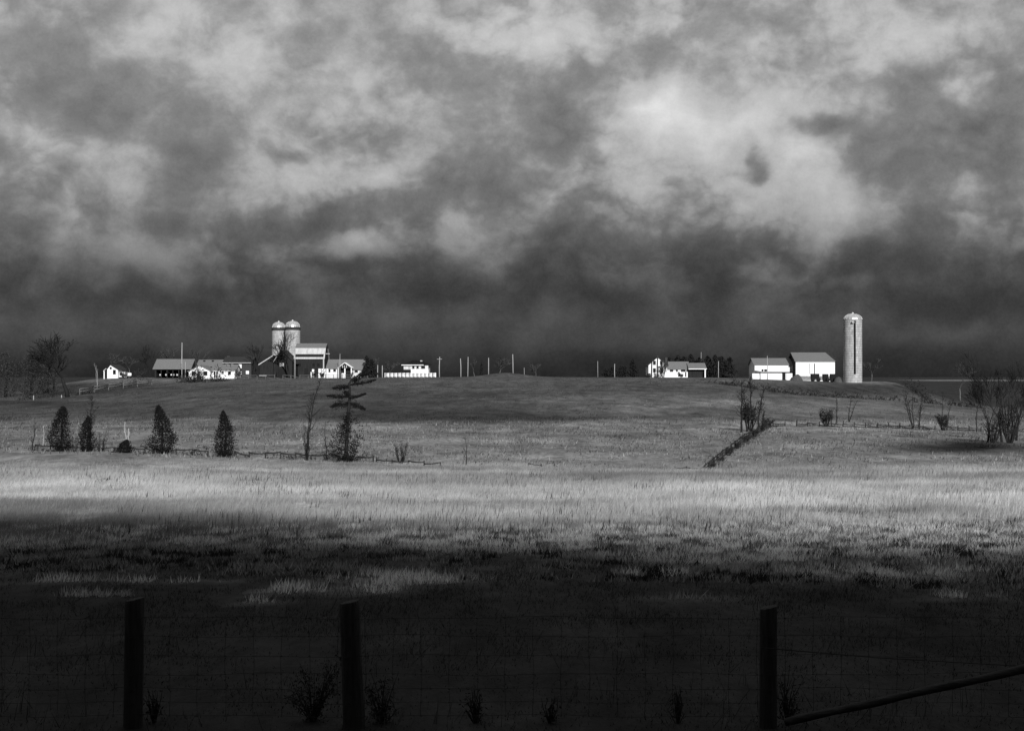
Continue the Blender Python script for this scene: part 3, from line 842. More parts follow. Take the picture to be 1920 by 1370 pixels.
# --- low white farmhouse with the shingled roof
b = Bld('farmhouse', 'low white farmhouse with front gable and grey roof, left of the dark brick house', 'house', 397, 441, 405, 8)
b.body(695, 'white'); b.roof_x(695, 684, 'roof', 'white', over=.35)
m = MB().prism([(b.X(357), 0), (b.X(397) - .05, 0), (b.X(397) - .05, b.Z(696)), (b.X(378), b.Z(686)), (b.X(357), b.Z(696))], -2.0, 7.5)
b.part('front_wing', m, 'white')
m = MB()
m.slab((b.X(354.5), -2.3, b.Z(697) + .2), (b.X(378), -2.3, b.Z(685.6) + .2), (b.X(378), 7.6, b.Z(685.6) + .2), (b.X(354.5), 7.6, b.Z(697) + .2), .19)
m.slab((b.X(378) + .002, -2.3, b.Z(685.6) + .2), (b.X(400), -2.3, b.Z(697) + .2), (b.X(400), 7.6, b.Z(697) + .2), (b.X(378) + .002, 7.6, b.Z(685.6) + .2), .19)
b.part('wing_roof', m, 'roof')
for p_ in (366, 388): b.window(p_, 700, 1.1, 1.2, y=-2.0)
b.panel('door', 401, 403.5, 696.5, 707, 'hole'); b.panel('door', 405.5, 407, 696.5, 707, 'hole')
b.window(430.3, 698.8, .8, 1.1); b.window(418, 698, .4, .5)
b.part('eave_board', MB().box(b.X(397), b.X(441), -.42, -.36, b.Z(695.9), b.Z(694.9)), 'white_dull')
b2 = Bld('farm_shed', 'grey-roofed shed behind the low white farmhouse', 'shed', 370, 416, 424, 8)
b2.body(686, 'darkwood'); b2.roof_x(686, 675, 'roof', 'darkwood', over=.4)
for p_ in (382, 398): b2.part('roof_vent', MB().box(b2.X(p_, 2) - .3, b2.X(p_, 2) + .3, 2.6, 3.2, b2.Z(679, 2), b2.Z(675.2, 2)), 'dark')
# --- dark brick two-storey house with white windows
b = Bld('brick_house', 'dark two-storey brick house with bright white windows behind the low white farmhouse', 'house', 419, 471, 416, 9)
b.body(681, 'brick'); b.roof_x(681, 669.5, 'roof_dark', 'brick', over=.4)
for p_, r_, w_, h_ in ((426, 684, .75, .75), (435.5, 684.5, .5, .9), (450, 685.5, .85, 1.3), (450, 698.5, .85, .95), (464, 698, .75, .8)):
    b.window(p_, r_, w_, h_, frame='white', pane='white')
b.panel('string_course', 417, 471, 679.6, 680.6, 'trim', -.46, -.41)
b.chimney(428.5, 667, 'brick'); b.chimney(473 - 4, 666.5, 'brick')
b.part('porch', MB().box(b.X(440), b.X(446), -1.6, -.02, 0, b.Z(684)), 'brick')
# --- dark sheds below the silos
b = Bld('lean_to_shed', 'dark shed with a single sloping pale-edged roof, left of the twin silos', 'shed', 487, 512, 410, 10)
b.part('wall', MB().prism([(b.X(488), 0), (b.X(512), 0), (b.X(512), b.Z(666.5)), (b.X(488), b.Z(681))], 0, 10), 'darkwood')
m = MB().slab((b.X(485.5), -.4, b.Z(683)), (b.X(512), -.4, b.Z(666)), (b.X(512), 10.3, b.Z(666)), (b.X(485.5), 10.3, b.Z(683)), .2)
b.part('roof', m, 'roof')
m = MB().slab((b.X(485.2), -.6, b.Z(683) + .05), (b.X(512), -.6, b.Z(665.8) + .05), (b.X(512), -.42, b.Z(665.8) + .05), (b.X(485.2), -.42, b.Z(683) + .05), .35)
b.part('barge_board', m, 'trim'); b.panel('trough', 487, 501, 703.3, 704.5, 'trim', -1.2, -.4)
b = Bld('gable_barn', 'tall dark gabled barn end in front of the twin silos', 'barn', 512.6, 552, 411, 12)
b.body(680, 'darkwood'); b.roof_y(680, 656.5, 'roof_dark', 'darkwood', over=.4, pr=527.5)
m = MB().slab((b.X(511.5), -.62, b.Z(680) + .1), (b.X(527.5), -.62, b.Z(655.6) + .1), (b.X(527.5), -.44, b.Z(655.6) + .1), (b.X(511.5), -.44, b.Z(680) + .1), .4)
b.part('barge_board', m, 'trim')
b.window(528.5, 683.5, 1.1, .8, pane='trim'); b.panel('barn_door', 521, 536, 690, 708, 'dark')
# --- big gambrel barn
b = Bld('gambrel_barn', 'big gambrel barn with bright lower roof slope and dark walls beside the twin silos', 'barn', 553.5, 606.5, 418, 11)
ze, zk, zr = b.Z(669), b.Z(653.2, 2.2), b.Z(644.4, 5.5)
w0, w1 = b.x0 - b.cx, b.x1 - b.cx
b.part('wall', MB().prismx([(0, 0), (11, 0), (11, ze), (8.8, zk), (5.5, zr), (2.2, zk), (0, ze)], w0, w1), 'darkwood')
m = MB()
m.slab((w0 - .4, -.35, ze - .5), (w1 + .4, -.35, ze - .5), (w1 + .4, 2.2, zk + .12), (w0 - .4, 2.2, zk + .12), .13)
b.part('lower_roof_slope', m, 'roof_light')
m = MB()
m.slab((w0 - .4, 2.202, zk + .14), (w1 + .4, 2.202, zk + .14), (w1 + .4, 5.5, zr + .14), (w0 - .4, 5.5, zr + .14), .13)
m.slab((w0 - .4, 5.502, zr + .14), (w1 + .4, 5.502, zr + .14), (w1 + .4, 8.8, zk + .14), (w0 - .4, 8.8, zk + .14), .13)
m.slab((w0 - .4, 8.802, zk + .12), (w1 + .4, 8.802, zk + .12), (w1 + .4, 11.35, ze - .5), (w0 - .4, 11.35, ze - .5), .13)
b.part('roof', m, 'roof')
b.part('corner_post', MB().box(w1 - .12, w1 + .25, -.25, -.02, 0, ze - .62), 'trim')
b.part('hay_hood', MB().box(w1 + .03, w1 + 1.3, 4.4, 4.6, b.Z(663.6, 4), b.Z(662.4, 4)), 'trim')
b.panel('barn_door', 571, 578, 690, 708, 'dark')
for p_ in (562, 588, 597): b.window(p_, 684, .7, .8, frame='darkwood')
# --- low white building with the gabled porch
b = Bld('bungalow', 'low white bungalow with gabled porch, between the gambrel barn and the dark evergreen', 'house', 614, 688, 414, 9)
b.body(692, 'white_dull'); b.roof_x(692, 674.5, 'roof', 'white_dull', over=.4)
m = MB().slab((b.X(613), -3.0, b.Z(690.5)), (b.X(637), -3.0, b.Z(690.5)), (b.X(637), .6, b.Z(680.5, .6)), (b.X(613), .6, b.Z(680.5, .6)), .15)
b.part('veranda_roof', m, 'roof')
b.part('veranda_wall', MB().box(b.X(616), b.X(634), -2.6, -.02, 0, b.Z(691.3)), 'white')
b.window(629.5, 694.5, .75, .7, y=-2.6); b.window(620, 695, .5, .8, y=-2.6)
m = MB()
m.slab((b.X(636.5), -4, b.Z(689)), (b.X(649), -4, b.Z(679.5)), (b.X(649), .8, b.Z(679.5)), (b.X(636.5), .8, b.Z(689)), .2)
m.slab((b.X(649) + .002, -4, b.Z(679.5)), (b.X(663), -4, b.Z(689)), (b.X(663), .8, b.Z(689)), (b.X(649) + .002, .8, b.Z(679.5)), .2)
b.part('porch_roof', m, 'white')
b.part('porch_gable', MB().prism([(b.X(638.5), b.Z(690)), (b.X(661.5), b.Z(690)), (b.X(649), b.Z(680.8))], -3.8, -3.6), 'darkwood')
for p_ in (645.5, 649, 652.5): b.part('gable_strut', MB().box(b.X(p_) - .08, b.X(p_) + .08, -3.86, -3.81, b.Z(689.5), b.Z(685)), 'white_dull')
for p_ in (637.5, 649.5, 661.5): b.part('porch_post', MB().box(b.X(p_) - .16, b.X(p_) + .16, -3.8, -3.5, 0, b.Z(690.2)), 'white')
b.part('porch_wall', MB().box(b.X(638.5), b.X(661), -1.9, -.02, 0, b.Z(690.8)), 'darkwood')
for p_ in (646.5, 661.8): b.part('porch_step', MB().box(b.X(p_ - 2.4), b.X(p_ + 2), -4.6, -3.85, 0, b.Z(699.5)), 'white')
b.window(668, 695, .9, 1.0)
# white low wall with gaps under the gambrel barn
x0 = at(583, 409)
t_ = thing('whitewashed_wall', 'broken low whitewashed wall in front of the big gambrel barn', 'wall', (x0[0], 409, x0[2]))
for p0_, p1_, r_ in ((585, 589, 692), (597, 606, 691), (607.5, 611, 691.5), (582.5, 586.5, 697), (612, 615.5, 691)):
    MB().box((p0_ - 583) * 409 / F, (p1_ - 583) * 409 / F, 0, .4, -.4, ztop(r_, 409) - x0[2]).build('panel', M['white'], t_)
# --- hip-roofed bungalow on the crest
b = Bld('hip_roof_house', 'white house with a dark hipped roof standing alone behind the white board fence', 'house', 757, 803, 452, 10)
b.body(684, 'white_dull')
o_ = .7; ze, zr = b.Z(683.8) + .02, b.Z(675.5, 5); xa, xb = b.x0 - b.cx - o_, b.x1 - b.cx + o_
xi, xj = b.X(774, 5), b.X(788, 5)
m = MB().add([(xa, -o_, ze), (xb, -o_, ze), (xb, 10 + o_, ze), (xa, 10 + o_, ze), (xi, 5, zr), (xj, 5, zr)], [(0, 1, 5, 4), (1, 2, 5), (2, 3, 4, 5), (3, 0, 4), (3, 2, 1, 0)])
b.part('roof', m, 'black_shingle'); b.chimney(790, 675.5, 'trim', .7, 4)
b.part('eave_board', MB().box(xa, xb - 2.2, -o_ - .08, -o_ - .01, ze - .22, ze + .02), 'white')
b.panel('window_band', 765, 769.5, 685.8, 692, 'trim', -.06, .01); b.panel('picture_window', 789.5, 797, 685.5, 691, 'hole', -.06, .01)
b.window(775, 688.5, .7, .9); b.window(783, 688.5, .7, .9)
b.panel('garage_door', 755.5, 770, 692.6, 700, 'dark', -1.0, -.02); b.panel('front_wall', 771, 803.5, 692.5, 700, 'white', -.4, -.1)
# white board fence
t_ = None
x0 = at(770, 428); t_ = thing('board_fence', 'long low white board fence in front of the hip-roofed house', 'fence', x0)
pp = [722 + 7.3 * k for k in range(14)]
W3 = [Vector(at(p_, 428 - (p_ - 722) * .10)) - Vector(x0) for p_ in pp]
for q_ in W3: MB().box(q_.x - .11, q_.x + .11, q_.y - .1, q_.y + .1, q_.z - .3, q_.z + 1.35).build('post', M['white'], t_)
for a_, c_ in zip(W3[:-1], W3[1:]):
    for h_ in (.25, .68, 1.1):
        MB().tube([a_ + Vector((.12, -.14, h_)), c_ + Vector((-.12, -.14, h_))], [.19, .19], 4).build('board', M['white'], t_)

# --- white gabled house with wing and garage
b = Bld('gabled_house', 'white two-storey house with its gable to the road and a grey-roofed wing at its right', 'house', 1216, 1251, 420, 9)
b.body(684.5, 'white'); b.roof_y(684.5, 669.5, 'roof_dark', 'white', over=.35, pr=1233.5)
for p_, r_ in ((1227, 680), (1240, 680), (1227, 694), (1241, 693.5)): b.window(p_, r_, .8, 1.2)
b.chimney(1249, 670, 'brick', .7)
zc = 8
m = MB().box(b.X(1251.5), b.X(1290), .5, zc, 0, b.Z(691.5)); b.part('wing', m, 'white')
m = MB()
m.slab((b.X(1251.5), .1, b.Z(692) + .1), (b.X(1291.5), .1, b.Z(692) + .1), (b.X(1291.5, 4), 4.2, b.Z(677.6, 4)), (b.X(1252.5, 4), 4.2, b.Z(677.6, 4)), .2)
m.slab((b.X(1252.5, 4), 4.202, b.Z(677.6, 4)), (b.X(1291.5, 4), 4.202, b.Z(677.6, 4)), (b.X(1291.5), zc + .3, b.Z(692) + .1), (b.X(1251.5), zc + .3, b.Z(692) + .1), .2)
b.part('wing_roof', m, 'roof')
for p_, w_ in ((1259.5, 1.0), (1269.5, .5), (1281.5, 1.4)): b.window(p_, 694.3, w_, .75, y=.5)
b.panel('door', 1271.8, 1274.6, 697, 706, 'hole', .44, .51); b.panel('door', 1285, 1287.2, 697.5, 706, 'dark', .44, .51)
b = Bld('garage', 'low grey-roofed garage with a white fascia and dark open front, right of the gabled house', 'garage', 1292.5, 1323, 419, 8)
b.part('wall', MB().box(b.x0 - b.cx, b.x1 - b.cx, 1.2, 8, 0, b.Z(690.5)), 'darkwood'); b.roof_x(690.5, 681, 'roof', 'darkwood', over=.3)
b.part('fascia', MB().box(b.x0 - b.cx - .3, b.x1 - b.cx + .3, -.45, -.33, b.Z(692.3), b.Z(690.8)), 'white')
b.part('corner_post', MB().box(b.x1 - b.cx - .35, b.x1 - b.cx, -.3, 0, 0, b.Z(692.4)), 'white')
# --- the barn complex at the right
b = Bld('cattle_shed', 'long white shed with a grey roof, left of the tall white barn', 'shed', 1415, 1487.5, 424, 10)
b.body(683.5, 'white'); b.roof_x(683.5, 672, 'roof', 'white', over=.35)
b.panel('window', 1428, 1431.5, 692.2, 696.2, 'hole'); b.panel('window', 1433, 1438, 692.2, 696.2, 'hole')
b.panel('feed_opening', 1416.5, 1487, 697, 699.4, 'hole', -.07, .01)
m = MB().slab((b.X(1411), -2.2, b.Z(695.5)), (b.X(1427), -2.2, b.Z(698)), (b.X(1427), -.1, b.Z(696)), (b.X(1411), -.1, b.Z(693.5)), .12); b.part('lean_to', m, 'roof')
x0 = at(1440, 416); t_ = thing('yard_wall', 'low white yard wall in front of the long white cattle shed', 'wall', (x0[0], 416, x0[2] - .2))
for p0_, p1_ in ((1410.5, 1423.8), (1424.6, 1437.6), (1438.4, 1466.5)):
    MB().box((p0_ - 1440) * 416 / F, (p1_ - 1440) * 416 / F, 0, .35, 0, ztop(699.8, 416) - x0[2] + .2).build('panel', M['white'], t_)
MB().box((1467 - 1440) * 416 / F, (1474 - 1440) * 416 / F, .9, 1.3, 0, ztop(699, 416) - x0[2] + .2).build('gate', M['dark'], t_)
MB().box((1475 - 1440) * 416 / F, (1486 - 1440) * 416 / F, .3, .7, 0, ztop(699.6, 416) - x0[2] + .2).build('panel', M['white'], t_)
b = Bld('white_barn', 'tall white barn with two dark door slits, left of the single big silo', 'barn', 1492, 1566, 420, 12)
b.body(677, 'white'); b.roof_x(677, 661.8, 'roof', 'darkwood', over=.35, t=.2)
b.panel('door_slit', 1517.4, 1518.6, 681.5, 701, 'trim'); b.panel('door_slit', 1526.3, 1527.9, 681.5, 701, 'hole')
b.panel('barn_door', 1518.9, 1526, 681.2, 703, 'white', -.09, -.06)
b.part('left_end_shade', MB().box(b.x0 - b.cx - .06, b.x0 - b.cx - .01, .1, 11.9, 0, b.Z(677) - .02), 'darkwood')  # unlit left end given a dark colour over the white wall
b.panel('stone_footing', 1491.5, 1566.5, 704.8, 712, 'stone', -.25, -.01)


def barrow(name, label, p0, p1, r0, cat):
    """a dark cart or trailer box on two wheels"""
    d = 413; x, y, z = at((p0 + p1) / 2, d); w_ = (p1 - p0) * d / F; h_ = ztop(r0, d) - z
    t = thing(name, label, cat, (x, y, z))
    m = MB().prismx([(-.5, h_ * .32), (.9, h_ * .32), (1.1, h_), (-.7, h_)], -w_ / 2, w_ / 2); m.build('box_body', M['dark'], t)
    for s_ in (-1, 1):
        m = MB().lathe([(.03, -.08), (h_ * .28, -.08), (h_ * .28, .08), (.03, .08)], 14)
        m.v = [(v[2] + s_ * (w_ / 2 - .22), v[1] - .75, v[0] + h_ * .28) if False else (s_ * (w_ / 2 - .3) + v[0], -.82 + v[2], h_ * .27 + v[1]) for v in m.v]
        m.build('wheel', M['dark'], t)
    MB().tube([(0, -.5, h_ * .4), (0, -2.0, .15)], [.05, .05], 5).build('drawbar', M['dark'], t)


barrow('farm_cart', 'large dark cart parked below the dark door slit of the white barn', 1521, 1535.5, 700.5, 'cart')
barrow('farm_trailer', 'small dark trailer right of the larger cart in front of the white barn', 1543, 1552.5, 701, 'trailer')
barrow('feed_wagon', 'low dark feed wagon at the right corner of the white barn', 1557, 1567, 700.8, 'wagon')


def heap(name, label, px, d, half, top, mat, cat, seed):
    x, y, z = at(px, d); r = half * d / F; h_ = ztop(top, d) - z
    m = MB(); n = 20; prof = [(1.0, -.3), (1.0, 0), (.86, .42), (.6, .78), (.3, .96), (.02, 1.0)]
    m.lathe(prof, n)
    m.v = [(vx * r * (1 + .35 * (vnoise(vx * 2 + 9, vy * 2 + vz, seed) - .5)), vy * r * .7, (vz * h_ if vz > 0 else vz) * (1 + .3 * (vnoise(vx * 3, vy * 3 + 4, seed) - .5))) for vx, vy, vz in m.v]
    o = m.build(name, M[mat], None, (x, y, z))
    return tag(o, label, cat)


heap('hay_heap', 'rounded grey heap of straw leaning between the cattle shed and the white barn', 1494, 415, 11, 702.5, 'hay', 'heap', 3)
heap('rubble_heap', 'low pale rubble heap left of the foot of the big silo', 1572, 411, 8, 706.5, 'hay', 'heap', 8)


# ------------------------------------------------------------------ silos
def silo(name, label, px, d, half, base_dome, top, chute=True, rim=False, seed=0):
    x, y, z = at(px, d); y += half * d / F
    r = half * d / F; zb = ztop(base_dome, d) - z; zt = ztop(top, d) - z
    t = thing(name, label, 'silo', (x * (y / d), y, z))
    m = MB().lathe([(r, -.6), (r, zb)], 48); m.build('stave_wall', M['stave'], t)
    hb = MB(); n = int(zb / .75)
    for k in range(n):
        zz = .3 + k * (zb - .5) / n
        hb.lathe([(r + .004, zz - .02), (r + .03, zz), (r + .004, zz + .02)], 40)
    hb.build('steel_hoops', M['trim'], t)
    rd = r * (.97 if rim else 1.03); hd = zt - zb; z0 = zb + (.9 if rim else 0.0); hd -= (.9 if rim else 0)
    prof = [(rd * math.cos(a_), z0 + hd * math.sin(a_)) for a_ in np.linspace(0, math.pi / 2 * .985, 9)]
    dm = MB().lathe(prof, 20); dm.sm = [False] * len(dm.sm)
    dome = dm.build('dome', M['metal'], t)
    sm = MB()
    for k in range(20):
        a0 = 2 * math.pi * k / 20
        sm.tube([(p_[0] * 1.005 * math.cos(a0), p_[0] * 1.005 * math.sin(a0), p_[1] + .01) for p_ in prof], [.035] * 9, 3, caps=False)
    sm.build('ribs', M['metal'], dome)
    MB().lathe([(.35, zt - .1), (.35, zt + .25), (.02, zt + .42)], 10).build('vent_cap', M['metal'], dome)
    if rim: MB().lathe([(r * 1.03, zb - .05), (r * 1.05, zb + .75), (rd * .98, zb + .95)], 40).build('rim', M['roof_dark'], t)
    if chute:
        a_ = -math.pi / 2 - .02
        cxx, cyy = r * math.cos(a_), r * math.sin(a_)
        m = MB().tube([(cxx, cyy - .02, z0_) for z0_ in (2.6, zb * .5, zb - .4)], [.30, .30, .30], 10); m.build('unloading_chute', M['dark'], t)  # chute coloured dark to stand in for its own shadow
        MB().box(cxx - 1.0, cxx - .30, cyy - .75, cyy + .2, zb - 1.1, zb - .75).build('platform', M['trim'], t)
    return t


silo('silo', 'tall single concrete silo with a dark vertical chute, right of the white barn', 1599, 412, 17.2, 598.5, 587)
silo('silo', 'left one of the twin concrete silos, the slightly shorter one with a smaller dome', 522.5, 446, 12.8, 619, 603, False, True)
silo('silo', 'right one of the twin concrete silos, whose bright dome is the larger', 548.5, 441, 14.3, 618, 601, False, True)

# ------------------------------------------------------------------ poles
PG = 'utility poles along the far road'
for px, d, top, r_, mt, lab, grp in [
        (341, 402, 642, .16, 'pole', 'tallest pale utility pole, in front of the open grey-roofed shed', PG),
        (347.5, 404, 678, .10, 'pole', 'short thin pole close to the right of the tallest pale pole', None),
        (553, 404, 648, .15, 'pole', 'pale utility pole at the left corner of the gambrel barn', PG),
        (637.5, 408, 663, .10, 'pole', 'thin grey pole above the bungalow roof left of its porch', PG),
        (708, 415, 684, .14, 'pole', 'short leaning grey post just right of the dark evergreen bush', None),
        (717, 414, 685, .16, 'pole', 'short pale post standing at the left end of the white board fence', None),
        (824, 424, 669, .17, 'pole', 'pale utility pole just right of the white board fence on the crest', PG),
        (864, 424, 672, .16, 'pole', 'pale utility pole left of the two that stand close together on the crest', PG),
        (877, 446, 669, .15, 'pole', 'pale utility pole right of the two that stand close together on the crest', PG),
        (916, 436, 670.5, .16, 'pole', 'pale utility pole on the rising left side of the grassy bank', PG),
        (962, 434, 664, .17, 'pole', 'pale utility pole on top of the grassy bank', PG),
        (983, 432, 689, .09, 'pole', 'short faint post right of the grassy bank', None),
        (1121, 424, 677, .09, 'pole', 'thin faint pole alone on the crest left of the dark bushes', PG),
        (1152.5, 422, 682, .14, 'pole', 'pale pole against the dark rounded bushes left of the gabled house', PG),
        (1232.5, 415, 666, .26, 'pole_dark', 'thick black pole in front of the white gabled house', None),
        (1314.5, 442, 660, .10, 'pole', 'pole top sticking up behind the evergreens over the garage', PG),
        (1347, 420, 677, .12, 'pole', 'pale pole against the row of evergreens right of the garage', PG),
        (1439, 411, 667, .11, 'pole', 'thin grey pole in front of the long cattle shed', PG),
        (63, 300, 741, .12, 'pole', 'short pale gatepost at the far left beside the lane', None),
        (115.5, 306, 740.5, .13, 'pole', 'short white gatepost just left of the big bare tree', None)]:
    x, y, z = at(px, d); h_ = ztop(top, d) - z
    o = MB().tube([(0, 0, -.4), (.012 * h_ * random.uniform(-1, 1), 0, h_ * .5), (.02 * h_ * random.uniform(-1, 1), 0, h_)], [r_, r_ * .88, r_ * .72], 7)
    if h_ > 5 and px in (824,):
        o.box(-.75, .75, -r_ - .1, -r_, h_ - .75, h_ - .62)
    tag(o.build('utility_pole' if h_ > 3.4 else 'wooden_post', M[mt], None, (x, y, z)), lab, 'pole' if h_ > 3.4 else 'post', grp)


# ------------------------------------------------------------------ fences
def rail_fence(name, label, pts, post_h, rails, post_r, rail_r, pm, rm, seed, broken=.0, cat='fence', step=1):
    """pts: (px, d); posts at each, rails sagging between"""
    rnd = random.Random(seed)
    P_ = [Vector(at(*p_)) for p_ in pts]
    o_ = P_[len(P_) // 2].copy(); t = thing(name, label, cat, o_)
    for q_ in P_:
        v = q_ - o_; k = post_h * rnd.uniform(.7, 1.15); ln = rnd.gauss(0, .08)
        MB().tube([v + Vector((0, 0, -.3)), v + Vector((ln * k, 0, k))], [post_r, post_r * .85], 5).build('post', M[pm], t)
    for a_, c_ in zip(P_[:-1], P_[1:]):
        for h_ in rails:
            if rnd.random() < broken: continue
            u, v = a_ - o_, c_ - o_
            j1, j2 = rnd.gauss(0, .06), rnd.gauss(0, .06)
            if rnd.random() < broken * .8: j2 -= h_ * .8
            mid = u.lerp(v, .5); mid.z = (u.z + v.z) / 2 + h_ + (j1 + j2) / 2 - .05
            MB().tube([u + Vector((0, -post_r * 1.05, h_ + j1)), mid + Vector((0, -post_r, 0)), v + Vector((0, -post_r * 1.05, h_ + j2))], [rail_r * 1.1, rail_r, rail_r * .85], 5).build('rail', M[rm], t)
    return t


def line(p0, d0, p1, d1, n): return [(p0 + (p1 - p0) * k / n, d0 + (d1 - d0) * k / n) for k in range(n + 1)]


rail_fence('split_rail_fence', 'old dark split-rail fence running below the row of cedars at the left', line(66, 119, 390, 116, 11), .50, (.38,), .06, .055, 'rail', 'rail', 3, .22)
rail_fence('split_rail_fence', 'low dark split-rail fence from the single cedar past the crooked pine', line(440, 116, 700, 114, 9), .48, (.40,), .06, .06, 'rail', 'rail', 5, .18)
rail_fence('split_rail_fence', 'sagging last stretch of dark rail fence right of the crooked pine', line(706, 114, 826, 110, 4), .40, (.24,), .06, .05, 'rail', 'rail', 6, .15)
rail_fence('split_rail_fence', 'short fallen dark rails lying in the grass near the middle of the meadow', line(990, 112, 1040, 112, 2), .30, (.22,), .05, .05, 'rail', 'rail', 7, .1)
rail_fence('split_rail_fence', 'thin dark fence running to the near end of the overgrown diagonal fence', line(1265, 110, 1330, 109, 3), .32, (.22,), .05, .04, 'rail', 'rail', 8, .1)
rail_fence('split_rail_fence', 'overgrown dark rail fence climbing diagonally to the clump of bare saplings', line(1330, 109, 1445, 186, 14), .75, (.2, .45, .7), .09, .07, 'rail', 'rail', 9, .12)
rail_fence('split_rail_fence', 'thin dark fence crossing the right meadow from the saplings to the frame edge', line(1450, 188, 1925, 186, 22), .75, (.15, .38), .08, .06, 'rail', 'rail', 10, .22)
rail_fence('pole_fence', 'pale pole fence along the lane below the white cottage', line(150, 316, 285, 352, 5), 1.5, (.85, 1.4), .11, .10, 'rail_pale', 'rail_pale', 12, .0)
rail_fence('yard_fence', 'pale low yard fence in front of the dark barns and twin silos', line(450, 396, 690, 398, 15), 1.2, (.5, 1.05), .10, .06, 'rail_pale', 'rail_pale', 13, .25)
scrub('brush', 'tangled dark brush growing through the diagonal rail fence', [(1328, 109), (1370, 133), (1410, 160), (1447, 188)], .42, .5, 1100, .42, up=1.6, aspect=.09)
scrub('brush', 'dark weedy brush under the left rail fence and cedars', [(60, 118), (400, 116)], .35, .45, 1500, .22)
scrub('brush', 'low dark brush along the rail fence beside the crooked pine', [(440, 116), (700, 114)], .35, .40, 1000, .2)
scrub('brush', 'dark low scrub along the field edge below the barns and silo', [(1320, 352), (1420, 345), (1500, 330), (1600, 322), (1760, 318), (1830, 300)], 1.6, 1.0, 2600, .8)
scrub('brush', 'dark hedge dropping down the slope right of the big silo', [(1700, 428), (1725, 405), (1748, 370)], 1.2, 1.9, 900, .9)
scrub('brush', 'dark bank of brambles in front of the low white farmhouse', [(352, 372), (380, 366), (425, 378)], 2.2, 2.4, 1700, .8)
scrub('brush', 'thin brush along the thin dark fence of the right meadow', [(1450, 188), (1920, 186)], .4, .5, 900, .3)
scrub('brush', 'dark weeds in the ditch along the lane at the far left', [(40, 305), (150, 320), (280, 372)], 1.5, 1.1, 1600, .6)
scrub('brush', 'sparse dark weeds along the old fence line across the middle meadow', [(880, 112), (1330, 110)], .5, .4, 700, .16)

# ------------------------------------------------------------------ midground trees
G = 'cedars along the left rail fence'
conifer('cedar', 'leftmost full dark cedar, broad and blunt-topped', 115, 118, 763, 21, 1, 6000, .12, group=G, power=.42, lump=.5)
conifer('cedar', 'narrow dark cedar with a bare tree rising behind it, second from left', 164, 118, 780, 15, 2, 3600, .12, group=G, power=.6, lump=.6)
conifer('cedar', 'small squat cedar bush at the foot of the pale dead snag', 237, 117, 824, 16, 3, 2400, .11, group=G, power=.6, lump=.5)
conifer('cedar', 'largest pointed cedar, right of the dead snag', 303, 117, 760, 24, 4, 6500, .12, group=G, power=.62, lump=.5)
conifer('cedar', 'pointed cedar standing alone where the rail fence begins again', 422, 116, 771, 22, 5, 5500, .12, group=G, power=.62, lump=.55)
whip_tree('bare_tree', 'bare tree rising behind the narrow cedar at left', 168, 121, 742, 21, 3, .02, dens=26, r0=.09, rmin=.018, reach=.3, cat='bare tree', splay=.14)
whip_tree('dead_snag', 'pale broken dead snag above the small squat cedar bush', 238, 117.5, 791, 22, 3, .0, dens=7, r0=.11, rmin=.04, reach=.16, bark='bark_pale', cat='dead tree', splay=.03)
whip_tree('dead_sapling', 'thin dark dead sapling at the left edge of the meadow', 62, 119, 792, 23, 1, .02, dens=12, r0=.06, rmin=.02, reach=.2)
whip_tree('dead_sapling', 'small pale twisted twig stem left of the leftmost cedar', 81, 125, 798, 27, 1, .08, dens=9, r0=.05, rmin=.02, reach=.25, bark='bark_pale')
whip_tree('bare_tree', 'tall thin nearly branchless dark tree left of the crooked pine', 576, 114, 689, 28, 2, .05, dens=36, r0=.075, rmin=.017, reach=.16, cat='bare tree', splay=.04)
shrub('shrub', 'twiggy dark shrub around the foot of the tall thin tree', 576, 114, 806, 13, 31, 12, 160)
whip_tree('sapling', 'small bare sapling between the tall thin tree and the crooked pine', 611, 114, 792, 26, 1, .02, dens=14, r0=.05, rmin=.014, reach=.35)
shrub('shrub', 'low dark shrub left of the crooked pine foot', 612, 114, 846, 12, 32, 10, 160)
shrub('shrub', 'rounded bare shrub on the fence line right of the crooked pine', 752, 113, 824, 18, 33, 22, 150)
whip_tree('sapling', 'lone small bare sapling in the meadow right of the rounded bare shrub', 875, 112, 822, 27, 1, .0, dens=12, r0=.05, rmin=.012, reach=.4)
shrub('shrub', 'pale leafless shrub between the two leftmost cedars', 140, 117.5, 815, 12, 34, 12, 60, mat='hay')
shrub('shrub', 'grey leafless shrub right of the narrow cedar', 190, 118, 806, 14, 35, 16, 90)


